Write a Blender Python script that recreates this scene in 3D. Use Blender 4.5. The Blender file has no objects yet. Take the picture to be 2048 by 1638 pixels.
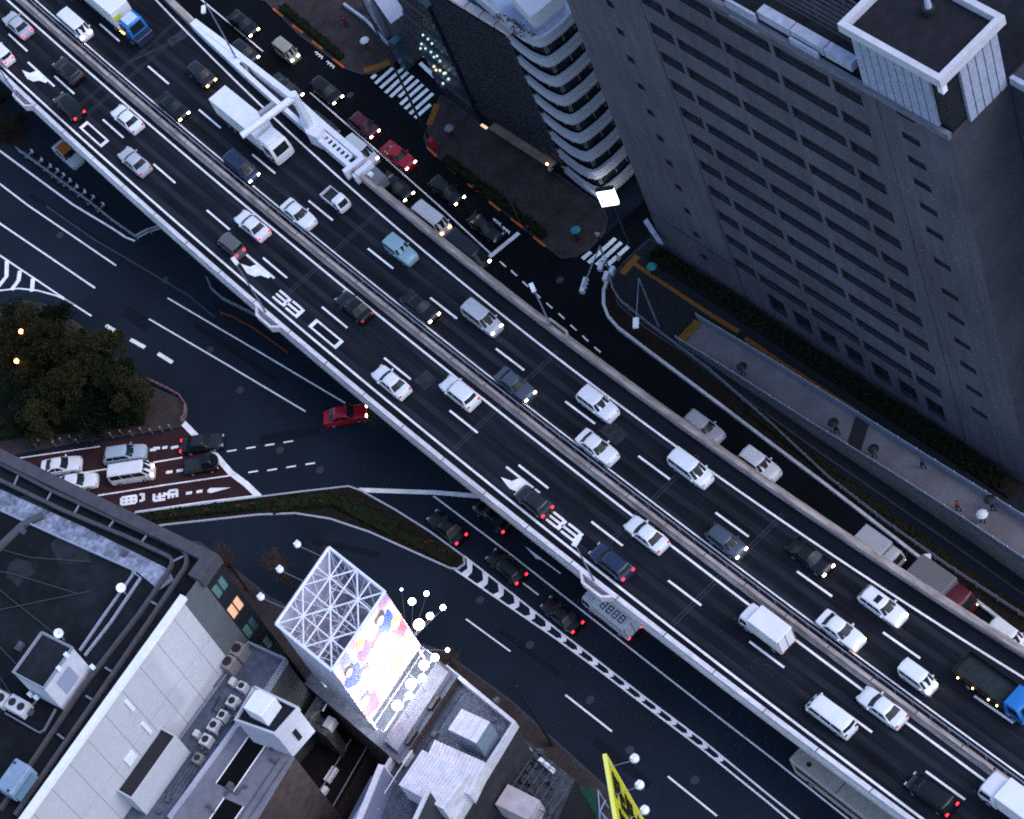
import bpy, bmesh, math, random
import numpy as np
from mathutils import Vector, Matrix
random.seed(7)
# ---------------------------------------------------------------- camera
S = bpy.context.scene
FPX, PITCH, ROLL, CAMZ = 5300.666, 0.92601321, -0.47469035, 209.0     # solved from the dash spacing and the plumb lines
fw = np.array([0, math.cos(PITCH), -math.sin(PITCH)])
_r0 = np.array([1., 0, 0]); _u0 = np.array([0, math.sin(PITCH), math.cos(PITCH)])
rt = _r0*math.cos(ROLL) + _u0*math.sin(ROLL)
up = -_r0*math.sin(ROLL) + _u0*math.cos(ROLL)
cam = bpy.data.cameras.new('camera'); camo = bpy.data.objects.new('camera', cam)
S.collection.objects.link(camo); S.camera = camo
cam.sensor_fit = 'HORIZONTAL'; cam.sensor_width = 36.0; cam.lens = FPX/2048*36.0
cam.clip_start = 1.0; cam.clip_end = 5000.0
camo.matrix_world = Matrix(((rt[0], up[0], -fw[0], 0), (rt[1], up[1], -fw[1], 0), (rt[2], up[2], -fw[2], CAMZ), (0, 0, 0, 1)))
# ---------------------------------------------------------------- world, sun, exposure
SUN_EL, SUN_AZ = math.radians(50), math.radians(128)      # azimuth from +Y, clockwise: the soft light comes from the far side of the big slab
W = bpy.data.worlds.new('World'); S.world = W; W.use_nodes = True
wn = W.node_tree.nodes; wl = W.node_tree.links; wn.clear()
sky = wn.new('ShaderNodeTexSky'); sky.sky_type = 'NISHITA'; sky.sun_disc = False
sky.sun_elevation = SUN_EL; sky.sun_rotation = SUN_AZ; sky.air_density = 1.0; sky.dust_density = 1.0; sky.ozone_density = 2.0
bg = wn.new('ShaderNodeBackground'); bg.inputs['Strength'].default_value = 0.15
wo = wn.new('ShaderNodeOutputWorld')
wl.new(sky.outputs[0], bg.inputs[0]); wl.new(bg.outputs[0], wo.inputs[0])
sl = bpy.data.lights.new('sun', 'SUN'); sl.energy = 0.6; sl.angle = math.radians(35); sl.specular_factor = 0.25; sl.color = (1.0, 0.90, 0.94)
slo = bpy.data.objects.new('sun', sl); S.collection.objects.link(slo)
sd = Vector((math.sin(SUN_AZ)*math.cos(SUN_EL), math.cos(SUN_AZ)*math.cos(SUN_EL), math.sin(SUN_EL)))
slo.rotation_euler = sd.to_track_quat('Z', 'Y').to_euler(); slo.location = (0, 0, 300)
S.view_settings.view_transform = 'Standard'; S.view_settings.look = 'None'
S.view_settings.exposure = 1.1; S.view_settings.gamma = 1.0
S.render.engine = 'CYCLES'; S.cycles.use_denoising = False; S.cycles.sample_clamp_indirect = 1.5; S.cycles.sample_clamp_direct = 12; S.cycles.max_bounces = 5
S.render.filter_size = 1.9; S.cycles.filter_width = 1.9
# ---------------------------------------------------------------- helpers
CAMP = np.array([0, 0, CAMZ])
def P(px, py, z=0.0):
    """world point at height z seen at pixel (px,py) of the 2048 x 1638 photograph"""
    d = fw*FPX + (px-1024)*rt - (py-819)*up
    return Vector(CAMP + d*((z-CAMZ)/d[2]))
def PL(pts, z=0.0): return [P(a, b, z) for a, b in pts]
C = S.collection
def tag(o, label=None, cat=None, group=None, kind=None):
    if label: o['label'] = label
    if cat: o['category'] = cat
    if group: o['group'] = group
    if kind: o['kind'] = kind
    return o
def thing(name, label, cat, loc=(0, 0, 0), rz=0.0, group=None):
    o = bpy.data.objects.new(name, None); C.objects.link(o); o.empty_display_size = 0.3
    o.location = loc; o.rotation_euler = (0, 0, rz)
    return tag(o, label, cat, group)
MATS = {}
def mat(name, col, rough=0.6, spec=0.3, metal=0.0, nscale=0, namt=0.0, nscale2=0, namt2=0.0, col2=None, stretch=None, emit=None, estr=0.0, bump=0.0, coat=0.0):
    if name in MATS: return MATS[name]
    m = bpy.data.materials.new(name); m.use_nodes = True; nt = m.node_tree; n = nt.nodes; l = nt.links
    b = n['Principled BSDF']
    b.inputs['Base Color'].default_value = (*col, 1); b.inputs['Roughness'].default_value = rough
    b.inputs['Specular IOR Level'].default_value = spec; b.inputs['Metallic'].default_value = metal
    if coat: b.inputs['Coat Weight'].default_value = coat; b.inputs['Coat Roughness'].default_value = 0.08
    if emit: b.inputs['Emission Color'].default_value = (*emit, 1); b.inputs['Emission Strength'].default_value = estr
    if nscale:
        g = n.new('ShaderNodeNewGeometry'); vec = g.outputs['Position']
        if stretch:
            mp = n.new('ShaderNodeMapping'); mp.vector_type = 'TEXTURE'
            mp.inputs['Rotation'].default_value = (0, 0, -math.radians(stretch[0])); mp.inputs['Scale'].default_value = (1/stretch[1], 1/stretch[2], 1/(stretch[3] if len(stretch) > 3 else 1))
            l.new(vec, mp.inputs['Vector']); vec = mp.outputs['Vector']
        t = n.new('ShaderNodeTexNoise'); t.inputs['Scale'].default_value = nscale; t.inputs['Detail'].default_value = 6
        t.inputs['Roughness'].default_value = 0.65; l.new(vec, t.inputs['Vector'])
        r = n.new('ShaderNodeMapRange'); r.inputs['From Min'].default_value = 0.3; r.inputs['From Max'].default_value = 0.7
        l.new(t.outputs['Fac'], r.inputs['Value'])
        mx = n.new('ShaderNodeMix'); mx.data_type = 'RGBA'
        c2 = col2 or tuple(c*(1-namt) for c in col)
        mx.inputs['A'].default_value = (*c2, 1); mx.inputs['B'].default_value = (*(tuple(min(1, c*(1+namt)) for c in col) if not col2 else col), 1)
        l.new(r.outputs[0], mx.inputs['Factor']); out = mx.outputs['Result']
        if nscale2:
            t2 = n.new('ShaderNodeTexNoise'); t2.inputs['Scale'].default_value = nscale2; t2.inputs['Detail'].default_value = 3
            l.new(g.outputs['Position'], t2.inputs['Vector'])
            r2 = n.new('ShaderNodeMapRange'); r2.inputs['From Min'].default_value = 0.3; r2.inputs['From Max'].default_value = 0.7
            r2.inputs['To Min'].default_value = 1-namt2; r2.inputs['To Max'].default_value = 1+namt2
            l.new(t2.outputs['Fac'], r2.inputs['Value'])
            mu = n.new('ShaderNodeMix'); mu.data_type = 'RGBA'; mu.blend_type = 'MULTIPLY'; mu.inputs['Factor'].default_value = 1
            l.new(out, mu.inputs['A']); l.new(r2.outputs[0], mu.inputs['B']); out = mu.outputs['Result']
        l.new(out, b.inputs['Base Color'])
        if bump:
            bp = n.new('ShaderNodeBump'); bp.inputs['Strength'].default_value = bump; bp.inputs['Distance'].default_value = 0.05
            l.new(t.outputs['Fac'], bp.inputs['Height']); l.new(bp.outputs[0], b.inputs['Normal'])
    MATS[name] = m; return m
class MB:
    """collects faces; build() links them as ONE mesh object"""
    def __init__(s): s.v = []; s.f = []; s.m = []
    def face(s, pts, mi=0):
        i = len(s.v); s.v += [tuple(p) for p in pts]; s.f.append(tuple(range(i, i+len(pts)))); s.m.append(mi)
    def box(s, c, d, ax=0.0, mi=0):
        """box centred at c with full size d, turned by ax about z"""
        ca, sa = math.cos(ax), math.sin(ax); q = []
        for z in (-1, 1):
            for x, y in ((-1, -1), (1, -1), (1, 1), (-1, 1)):
                X, Y = x*d[0]/2, y*d[1]/2
                q.append((c[0]+X*ca-Y*sa, c[1]+X*sa+Y*ca, c[2]+z*d[2]/2))
        i = len(s.v); s.v += q
        for f in ((3, 2, 1, 0), (4, 5, 6, 7), (0, 1, 5, 4), (1, 2, 6, 5), (2, 3, 7, 6), (3, 0, 4, 7)):
            s.f.append(tuple(i+k for k in f)); s.m.append(mi)
        return s
    def prism(s, poly, z1, z0, mi=0, mtop=None, bottom=True):
        poly = [(p[0], p[1]) for p in poly]
        a = sum(poly[i][0]*poly[(i+1) % len(poly)][1]-poly[(i+1) % len(poly)][0]*poly[i][1] for i in range(len(poly)))
        if a < 0: poly = poly[::-1]
        n = len(poly); i = len(s.v)
        s.v += [(x, y, z0) for x, y in poly] + [(x, y, z1) for x, y in poly]
        for k in range(n):
            s.f.append((i+k, i+(k+1) % n, i+n+(k+1) % n, i+n+k)); s.m.append(mi)
        s.f.append(tuple(i+n+k for k in range(n))); s.m.append(mi if mtop is None else mtop)
        if bottom: s.f.append(tuple(i+n-1-k for k in range(n))); s.m.append(mi)
        return s
    def tube(s, pts, r, n=6, mi=0, r2=None, cap=True):
        pts = [Vector(p) for p in pts]; i0 = len(s.v); m = len(pts)
        for k, p in enumerate(pts):
            d = (pts[min(k+1, m-1)]-pts[max(k-1, 0)]).normalized()
            a = d.orthogonal().normalized() if abs(d.z) > 0.95 else d.cross(Vector((0, 0, 1))).normalized()
            b = d.cross(a); rr = r if r2 is None else r+(r2-r)*k/(m-1)
            for j in range(n):
                t = 2*math.pi*j/n; s.v.append(tuple(p+a*math.cos(t)*rr+b*math.sin(t)*rr))
        for k in range(m-1):
            for j in range(n):
                s.f.append((i0+k*n+j, i0+k*n+(j+1) % n, i0+(k+1)*n+(j+1) % n, i0+(k+1)*n+j)); s.m.append(mi)
        if cap:
            s.f.append(tuple(i0+n-1-j for j in range(n))); s.m.append(mi)
            s.f.append(tuple(i0+(m-1)*n+j for j in range(n))); s.m.append(mi)
        return s
    def ball(s, c, r, mi=0, n=8, sz=1.0):
        i0 = len(s.v); rings = n//2
        for a in range(rings+1):
            th = math.pi*a/rings
            for b in range(n):
                ph = 2*math.pi*b/n; s.v.append((c[0]+r*math.sin(th)*math.cos(ph), c[1]+r*math.sin(th)*math.sin(ph), c[2]+r*math.cos(th)*sz))
        for a in range(rings):
            for b in range(n):
                s.f.append((i0+a*n+b, i0+(a+1)*n+b, i0+(a+1)*n+(b+1) % n, i0+a*n+(b+1) % n)); s.m.append(mi)
        return s
    def ribbon(s, pts, w, dz=0.0, mi=0):
        """flat strip of width w along the 3-D polyline pts"""
        pts = [Vector(p) for p in pts]; m = len(pts); L = []; R = []
        for k, p in enumerate(pts):
            d = pts[min(k+1, m-1)]-pts[max(k-1, 0)]; d.z = 0; d.normalize(); nn = Vector((-d.y, d.x, 0))*w/2
            L.append(p+nn+Vector((0, 0, dz))); R.append(p-nn+Vector((0, 0, dz)))
        for k in range(m-1): s.face((R[k], R[k+1], L[k+1], L[k]), mi)
        return s
    def sweep(s, pts, prof, mi=0, closed=True):
        """profile [(side offset, z offset)] swept along pts; +side is to the right of travel"""
        pts = [Vector(p) for p in pts]; m = len(pts); i0 = len(s.v); n = len(prof)
        for k, p in enumerate(pts):
            d = pts[min(k+1, m-1)]-pts[max(k-1, 0)]; d.z = 0; d.normalize(); R = Vector((d.y, -d.x, 0))
            for a, z in prof: s.v.append(tuple(p+R*a+Vector((0, 0, z))))
        for k in range(m-1):
            for j in range(n if closed else n-1):
                q = (j+1) % n; s.f.append((i0+k*n+j, i0+k*n+q, i0+(k+1)*n+q, i0+(k+1)*n+j)); s.m.append(mi)
        if closed:
            s.f.append(tuple(i0+j for j in range(n))); s.m.append(mi); s.f.append(tuple(i0+(m-1)*n+n-1-j for j in range(n))); s.m.append(mi)
        return s
    def mesh(s, name, mats, off=None, smooth=False, fix=True):
        me = bpy.data.meshes.new(name)
        v = s.v if off is None else [(a-off[0], b-off[1], c-off[2]) for a, b, c in s.v]
        me.from_pydata(v, [], s.f)
        for m in (mats if isinstance(mats, (list, tuple)) else [mats]): me.materials.append(m)
        me.polygons.foreach_set('material_index', s.m)
        if fix:
            bm = bmesh.new(); bm.from_mesh(me); bmesh.ops.recalc_face_normals(bm, faces=bm.faces); bm.to_mesh(me); bm.free()
        if smooth:
            me.shade_smooth(); me.set_sharp_from_angle(angle=math.radians(38))
        me.update(); return me
    def build(s, name, mats, parent=None, local=False, smooth=False, fix=True, loc=None):
        """world-space geometry; with local=True the vertices already are in the parent's space"""
        if local: off = None
        elif parent is not None:
            off = Vector(parent.location)
            q = parent.parent
            while q is not None: off = off+Vector(q.location); q = q.parent
        else:
            a = np.array(s.v); off = Vector(loc) if loc else Vector(((a[:, 0].min()+a[:, 0].max())/2, (a[:, 1].min()+a[:, 1].max())/2, a[:, 2].min()))
        o = bpy.data.objects.new(name, s.mesh(name, mats, off, smooth, fix)); C.objects.link(o)
        if parent is not None: o.parent = parent
        elif off is not None: o.location = off
        return o
# flat painted or paved sheet
def sheet(name, poly, z, m, parent=None, kind='structure'):
    b = MB(); b.face([Vector((p[0], p[1], z)) for p in poly]); o = b.build(name, m, parent, fix=False)
    me = o.data
    if me.polygons[0].normal.z < 0: me.flip_normals()
    if kind and parent is None: o['kind'] = kind
    return o
# ---------------------------------------------------------------- materials
ASPH = mat('asphalt', (0.0108, 0.0165, 0.0275), 0.85, 0.08, nscale=9, namt=0.25, nscale2=0.12, namt2=0.22)
ASPHD = mat('deck_asphalt', (0.0090, 0.0108, 0.0165), 0.85, 0.08, nscale=1.0, namt=0.42, nscale2=0.13, namt2=0.3, stretch=(69.8, 0.06, 1.3))
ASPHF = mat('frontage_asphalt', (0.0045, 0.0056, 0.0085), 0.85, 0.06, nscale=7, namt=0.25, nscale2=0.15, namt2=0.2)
PAINT = mat('road_paint', (0.84, 0.85, 0.88), 0.7, 0.2, nscale=9, namt=0.20, nscale2=0.9, namt2=0.16)
PAINTW = mat('worn_paint', (0.42, 0.44, 0.50), 0.75, 0.2, nscale=5, namt=0.35, nscale2=1.2, namt2=0.2)
PAINTD = mat('dim_paint', (0.045, 0.055, 0.075), 0.75, 0.2, nscale=9, namt=0.3)
ORANGE = mat('orange_paint', (0.55, 0.12, 0.025), 0.7, 0.2, nscale=6, namt=0.3)
TACT = mat('tactile_yellow', (0.20, 0.085, 0.018), 0.8, 0.1, nscale=5, namt=0.45)
BRICK = mat('brick_paving', (0.042, 0.033, 0.034), 0.9, 0.1, nscale=4, namt=0.3, nscale2=0.5, namt2=0.25)
REDAS = mat('red_asphalt', (0.036, 0.0165, 0.020), 0.9, 0.1, nscale=9, namt=0.25, nscale2=0.5, namt2=0.15)
KERB = mat('kerb_stone', (0.40, 0.42, 0.48), 0.8, 0.2, nscale=4, namt=0.2)
BARR = mat('barrier_concrete', (0.33, 0.28, 0.265), 0.9, 0.1, nscale=1.6, namt=0.45, nscale2=0.5, namt2=0.25, stretch=(69.8, 0.3, 3.0, 2.5))
PARA = mat('parapet_white', (0.62, 0.60, 0.64), 0.8, 0.2, nscale=2.2, namt=0.28, nscale2=0.25, namt2=0.12, stretch=(69.8, 0.5, 2.0, 2.0))
GIRD = mat('girder_steel', (0.10, 0.11, 0.14), 0.6, 0.3, nscale=2, namt=0.2)
STEELW = mat('white_steel', (0.74, 0.75, 0.82), 0.5, 0.3, nscale=1.5, namt=0.10)
GALV = mat('galvanised', (0.30, 0.33, 0.42), 0.45, 0.5, metal=0.3, nscale=8, namt=0.2)
DARKM = mat('dark_metal', (0.018, 0.018, 0.022), 0.5, 0.3, nscale=6, namt=0.2)
RAILM = mat('rail_grey', (0.16, 0.18, 0.24), 0.5, 0.4, nscale=6, namt=0.2)
CONCG = mat('grey_facade', (0.082, 0.081, 0.101), 0.85, 0.2, nscale=1.1, namt=0.22, nscale2=0.10, namt2=0.18, stretch=(0, 1.2, 1.2, 0.12))
CONCL = mat('light_concrete', (0.33, 0.35, 0.43), 0.85, 0.2, nscale=2.5, namt=0.14, nscale2=0.25, namt2=0.16)
ROOFD = mat('dark_roofing', (0.014, 0.016, 0.022), 0.9, 0.1, nscale=1.4, namt=0.3, nscale2=0.2, namt2=0.3)
ROOFB = mat('blue_roofing', (0.075, 0.09, 0.125), 0.9, 0.1, nscale=1.6, namt=0.3, nscale2=0.3, namt2=0.25)
WHITEW = mat('white_panel', (0.46, 0.465, 0.50), 0.8, 0.2, nscale=2.0, namt=0.06, nscale2=0.1, namt2=0.07)
GLASSD = mat('dark_glass', (0.014, 0.017, 0.024), 0.3, 0.15, nscale=0.8, namt=0.5)
GLASST = mat('teal_glass', (0.05, 0.11, 0.12), 0.25, 0.4, nscale=1.0, namt=0.4)
HEDGE = mat('hedge_green', (0.014, 0.019, 0.009), 0.95, 0.05, nscale=5, namt=0.6)
SOIL = mat('planting_soil', (0.016, 0.013, 0.011), 0.95, 0.05, nscale=3, namt=0.5)
# ---------------------------------------------------------------- road frame: s along the expressway, n to its right
ZD = 9.0
RT = np.array([0.345, -0.9386]); RT = RT/np.linalg.norm(RT); RN = np.array([-RT[1], RT[0]]); RO = np.array([0., 150.])
def sn(p): q = np.array([p[0], p[1]])-RO; return q@RT, q@RN
class Curve:
    def __init__(s, pts, z, deg=2):
        a = np.array([sn(P(x, y, z)) for x, y in pts]); s.c = np.polyfit(a[:, 0], a[:, 1], deg)
    def n(s, t): return float(np.polyval(s.c, t))
    def pt(s, t, z, off=0.0):
        d = np.polyval(np.polyder(s.c), t); k = 1/math.sqrt(1+d*d); nn = s.n(t)+off*k; tt = t-off*k*d
        q = RO+RT*tt+RN*nn; return Vector((q[0], q[1], z))
    def line(s, a, b, z, off=0.0, step=3.0):
        m = max(2, int(abs(b-a)/step)+1); return [s.pt(a+(b-a)*k/(m-1), z, off) for k in range(m)]
    def ang(s, t):
        d = np.polyval(np.polyder(s.c), t); v = RT+RN*d; return math.atan2(v[1], v[0])
cLedge = Curve([(0, 137), (22, 147), (75, 185), (312, 412), (512, 583), (712, 737), (789, 820), (1023, 1006), (1306, 1230), (1535, 1403), (1848, 1638)], ZD)
cLpar = Curve([(0, 150), (125, 255), (292, 410), (511, 610), (764, 820), (862, 905), (1023, 1035), (1174, 1145), (1294, 1230), (1399, 1328), (1535, 1425), (1818, 1638)], ZD+1.0)
cMed = Curve([(37, 0), (370, 275), (511, 390), (522, 415), (712, 570), (862, 690), (1012, 807), (1179, 942), (1374, 1085), (1535, 1202), (1748, 1368), (1936, 1503), (2047, 1583)], ZD+0.4)
cRedge = Curve([(314, 0), (425, 100), (547, 235), (592, 287), (662, 350), (727, 410), (837, 500), (1023, 642), (1144, 727), (1264, 820), (1535, 1015), (1761, 1167), (1948, 1300), (2047, 1363)], ZD)
cRpar = Curve([(398, 54), (552, 208), (612, 263), (697, 352), (1024, 597), (1131, 672), (1324, 822), (1536, 970), (1693, 1072), (1823, 1160), (1911, 1228), (2047, 1313)], ZD+1.05)
cLd = Curve([(15, 70), (109, 152), (207, 237), (309, 326), (415, 420), (527, 517), (643, 614), (767, 715), (897, 820), (1034, 929), (1178, 1040), (1330, 1157), (1491, 1278), (1930, 1597)], ZD)
cRd = Curve([(198, 49), (298, 133), (399, 219), (505, 308), (620, 402), (737, 498), (861, 596), (988, 695), (1125, 799), (1264, 904), (1427, 1023), (1587, 1138), (1761, 1261), (1945, 1388)], ZD)
SA, SB = -140.0, 110.0
# ground and carriageways -------------------------------------------------
g = sheet('ground', [(-2500, -2500), (2500, -2500), (2500, 2500), (-2500, 2500)], 0.0, ASPH)
def px_sheet(name, pts, z, m): return sheet(name, PL(pts, z), z, m)
# expressway deck, with girders under it
b = MB()
L = cLpar.line(SA, SB, ZD, 0.0); R = cRpar.line(SA, SB, ZD, 0.0)
for k in range(len(L)-1): b.face((L[k], L[k+1], R[k+1], R[k]))
dk = b.build('expressway_deck', ASPHD); tag(dk, 'dark asphalt deck of the elevated expressway', kind='structure')
b = MB()
dn = Vector((0, 0, -0.004))
for k in range(len(L)-1):
    lo = Vector((0, 0, -0.5)); b.face((L[k]+dn, R[k]+dn, R[k]+lo, L[k]+lo)) if k == 0 else None
    b.face((L[k]+lo, R[k]+lo, R[k+1]+lo, L[k+1]+lo)); b.face((L[k]+dn, L[k]+lo, L[k+1]+lo, L[k+1]+dn)); b.face((R[k]+dn, R[k+1]+dn, R[k+1]+lo, R[k]+lo))
for f in (0.14, 0.38, 0.62, 0.86):
    pts = [L[k].lerp(R[k], f)+Vector((0, 0, -0.5)) for k in range(len(L))]
    b.sweep(pts, [(-0.9, -0.004), (0.9, -0.004), (0.8, -1.7), (-0.8, -1.7)])
gd = b.build('deck_girder', GIRD, dk)
for s in range(-120, 110, 40):
    a = cLpar.pt(s, 0); c = cRpar.pt(s, 0); mid = a.lerp(c, .5); b = MB()
    b.box((mid.x, mid.y, 3.4), (2.4, 2.6, 6.0), cMed.ang(s)); b.box((mid.x, mid.y, 6.6), (2.2, (c-a).length*0.8, 1.0), cMed.ang(s))
    b.build('deck_pier', CONCG, dk)
# parapets and median as walls of their own
pl = cLpar.line(SA, SB, ZD)
b = MB(); b.sweep(pl, [(-0.25, -0.75), (0.30, -0.75), (0.30, 0.0), (0.20, 0.32), (0.17, 1.0), (-0.25, 1.0)])
w = b.build('left_side_wall', PARA); w.name = 'side_wall'
tag(w, 'long pale concrete parapet on the lower left edge of the elevated expressway', 'wall')
sW0, sW1 = sn(P(397, 52, ZD))[0], sn(P(697, 350, ZD))[0]
pr = cRpar.line(sW1, SB, ZD)
b = MB(); b.sweep(pr, [(0.0, -0.75), (0.0, 1.05), (-0.42, 1.05), (-0.55, 0.35), (-0.95, 0.0), (-0.95, -0.75)])
w = b.build('side_wall', BARR); tag(w, 'weathered brownish concrete parapet between the expressway and the frontage road', 'wall')
b = MB(); b.tube(cRpar.line(sW1+1, SB, ZD+1.32, -0.2), 0.045, 5)
for s in range(int(sW1)+1, 110, 3):
    p = cRpar.pt(s, ZD+1.05, -0.2); b.tube([p, p+Vector((0, 0, .27))], .035, 4)
b.build('handrail', RAILM, w)
RPROF = [(0.0, -0.75), (0.0, 1.05), (-0.42, 1.05), (-0.55, 0.35), (-0.95, 0.0), (-0.95, -0.75)]
b = MB(); b.sweep(cRpar.line(SA, sW0, ZD), RPROF); w = b.build('side_wall', BARR); tag(w, 'weathered concrete parapet running out of the top of the photo above the white platform', 'wall')
pm = cMed.line(SA, SB, ZD)
b = MB(); b.sweep(pm, [(-0.42, -0.02), (0.42, -0.02), (0.42, 0.10), (0.2, 0.4), (0.16, 0.85), (-0.16, 0.85), (-0.2, 0.4), (-0.42, 0.10)])
w = b.build('median_barrier', BARR); tag(w, 'stained concrete median barrier between the two carriageways of the expressway', 'barrier')
b = MB(); b.sweep(cMed.line(SA, SB, ZD, 0.62), [(-0.03, 0.42), (0.03, 0.42), (0.05, 0.58), (0.03, 0.74), (-0.03, 0.74)])
for s in range(-140, 110, 2):
    p = cMed.pt(s, ZD, 0.56); b.tube([p, p+Vector((0, 0, .7))], .05, 5)
b.build('guard_rail', GALV, w)
# expressway paint
b = MB()
for cv, off, wd in ((cLedge, 0, .22), (cRedge, 0, .19), (cMed, -1.0, .21), (cMed, 1.15, .14)):
    b.ribbon(cv.line(SA, SB, ZD, off), wd, .006)
for cv, s0 in ((cLd, sn(P(15, 70, ZD))[0]), (cRd, sn(P(198, 49, ZD))[0])):
    for k in range(-5, 19): b.ribbon(cv.line(s0+10.03*k, s0+10.03*k+4.15, ZD), .20, .007)
lm = b.build('lane_markings', PAINT, fix=False); lm['kind'] = 'structure'
# the exit marking (two stacked combs and a box) and arrows, painted on the left lane
b = MB()
def lane(s, off): return cLd.pt(s, ZD+.006, off)
def quad(s0, s1, o0, o1): b.face((lane(s0, o0), lane(s1, o0), lane(s1, o1), lane(s0, o1)))
def exit_mark(s, o):            # s: end nearest the bottom right, characters read towards the upper left
    for base, sc in ((s-2.2, .72), (s, .74)):
        quad(base-.45, base, o-.78*sc, o+.78*sc)
        for q in (-.66, 0, .66): quad(base-2.0, base-.45, o+q*sc-.12, o+q*sc+.12)
    quad(s-2.35, s-2.0, o-.13, o+.13)
def box_mark(s0, s1, o):
    quad(s0, s0+.45, o-.56, o+.56); quad(s1-.45, s1, o-.56, o+.56)
    quad(s0+.45, s1-.45, o-.56, o-.37); quad(s0+.45, s1-.45, o+.37, o+.56)
def arrow_mark(s0, s1, o):      # the bent exit arrow: long shaft, broad head on the outer side
    quad(s0-.3, s1+.3, o+.38, o+.60)
    b.face((lane(s0+.1, o-.62), lane(s0+1.7, o-.95), lane(s0+2.7, o-.72), lane(s0+3.1, o-.2), lane(s0+4.1, o+.1), lane(s0+4.1, o+.375), lane(s0+1.6, o+.375), lane(s0+1.3, o-.25)))
def so(px, py):
    s, n = sn(P(px, py, ZD)); return s, (n-cLd.n(s))
for tip, tail, boxa, boxb, e in (((50, 135), (96, 173), (168, 248), (216, 285), None), ((485, 522), (534, 556), (626, 644), (683, 688), (610, 622)), ((1008, 945), (1062, 985), (1190, 1105), (1240, 1150), (1163, 1073))):
    s0, o0 = so(*tip); s1, _ = so(*tail); arrow_mark(s0, s1+.4, -1.35)
    s0, _ = so(*boxa); s1, _ = so(*boxb); box_mark(s0, s1, -1.85)
    if e: exit_mark(so(*e)[0], -1.95)
em = b.build('exit_marking', PAINT, fix=True); em['kind'] = 'structure'
for p in em.data.polygons:
    if p.normal.z < 0: p.flip() if hasattr(p, 'flip') else None
# ---------------------------------------------------------------- ground roads, paint and pavements
b = MB()
LC = [0]
def line(pts, w=.15, z=0.0, mi=0, dz=.010):
    LC[0] += 1; b.ribbon(PL(pts, z), w*(1.1 if w < .3 else 1.0), dz+.00012*LC[0], mi)
def dashes(p0, p1, d, gap, w):
    a, c = P(*p0), P(*p1); v = c-a; n = v.length; v.normalize(); t = 0
    while t < n: b.ribbon([a+v*t, a+v*min(n, t+d)], w, .012); t += d+gap
line([(-140, 275), (0, 368), (55, 410), (232, 531)], .17); line([(-140, 352), (0, 447), (190, 576)], .17)
line([(-120, 228), (0, 302), (147, 410), (225, 457), (252, 475), (270, 482)], .2)
line([(335, 596), (500, 693), (690, 806)], .15); line([(298, 638), (450, 727), (611, 823)], .15)
for a, c in (((212, 651), (236, 666)), ((261, 679), (290, 695)), ((316, 707), (345, 725))): line([a, c], .42)
line([(-40, 484), (0, 511), (130, 598), (183, 632)], .17)
line([(-40, 590), (0, 581), (37, 577), (75, 581), (112, 591), (131, 599)], .17)
for q in (((14, 521), (13, 553), (-4, 574)), ((40, 541), (37, 561), (23, 580)), ((66, 557), (64, 583))): line(q, .5)
# red junction lanes
line([(40, 916), (200, 893)], .13); line([(150, 948), (215, 938)], .15); line([(306, 925), (365, 915)], .15)
line([(196, 991), (330, 970), (468, 950)], .15); line([(270, 1024), (400, 1005), (522, 990)], .15)
for a, c in (((300, 900), (312, 899)), ((306, 897), (320, 896)), ((325, 896), (335, 894)), ((342, 896), (357, 893)), ((332, 945), (345, 943)), ((353, 942), (366, 940)), ((372, 987), (384, 985)), ((393, 984), (405, 982))): line([a, c], .34)
line([(362, 841), (392, 872), (425, 903), (461, 945), (492, 968), (519, 994)], .62)
b.face(PL([(414, 981), (420, 976), (462, 975), (422, 986), (416, 985)], .012))
for a in ((454, 903), (492, 897), (530, 891), (567, 885)): line([a, (a[0]+19, a[1]-3)], .16)
for a in ((497, 945), (535, 941), (573, 935), (611, 929)): line([a, (a[0]+19, a[1]-3)], .16)
# the two painted characters of the turning lane, stroke by stroke
def strokes(o, sx, sy, rows):
    for (x0, y0, x1, y1, w) in rows:
        line([(o[0]+x0*sx, o[1]+y0*sy-x0*sx*.15), (o[0]+x1*sx, o[1]+y1*sy-x1*sx*.15)], w)
G1 = [(0, 1, 0, 9, .3), (0, 9, 5, 9, .3), (1, 5, 5, 5, .26), (2.5, 1, 2.5, 9, .26), (4, 2, 6, 4, .26), (6.5, 0, 6.5, 9, .3), (6.5, .3, 10, .3, .26), (6.5, 4.5, 10, 4.5, .26), (10, 0, 10, 8.5, .3), (8.2, 5, 8.2, 8.8, .26)]
G2 = [(0, 2, 0, 10, .3), (0, 2, 6.5, 2, .26), (0, 10, 6.5, 10, .3), (2.2, 2, 2.2, 10, .26), (4.4, 2, 4.4, 10, .26), (6.5, 2, 6.5, 10, .3), (0, 6, 6.5, 6, .26), (8, 9, 9.6, 8.5, .26), (9.7, 1, 9.7, 9, .36), (8, 1.5, 9.6, 1.5, .24)]
strokes((308, 986), 4.6, 1.75, G1); strokes((243, 992), 4.5, 1.75, G2)
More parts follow.
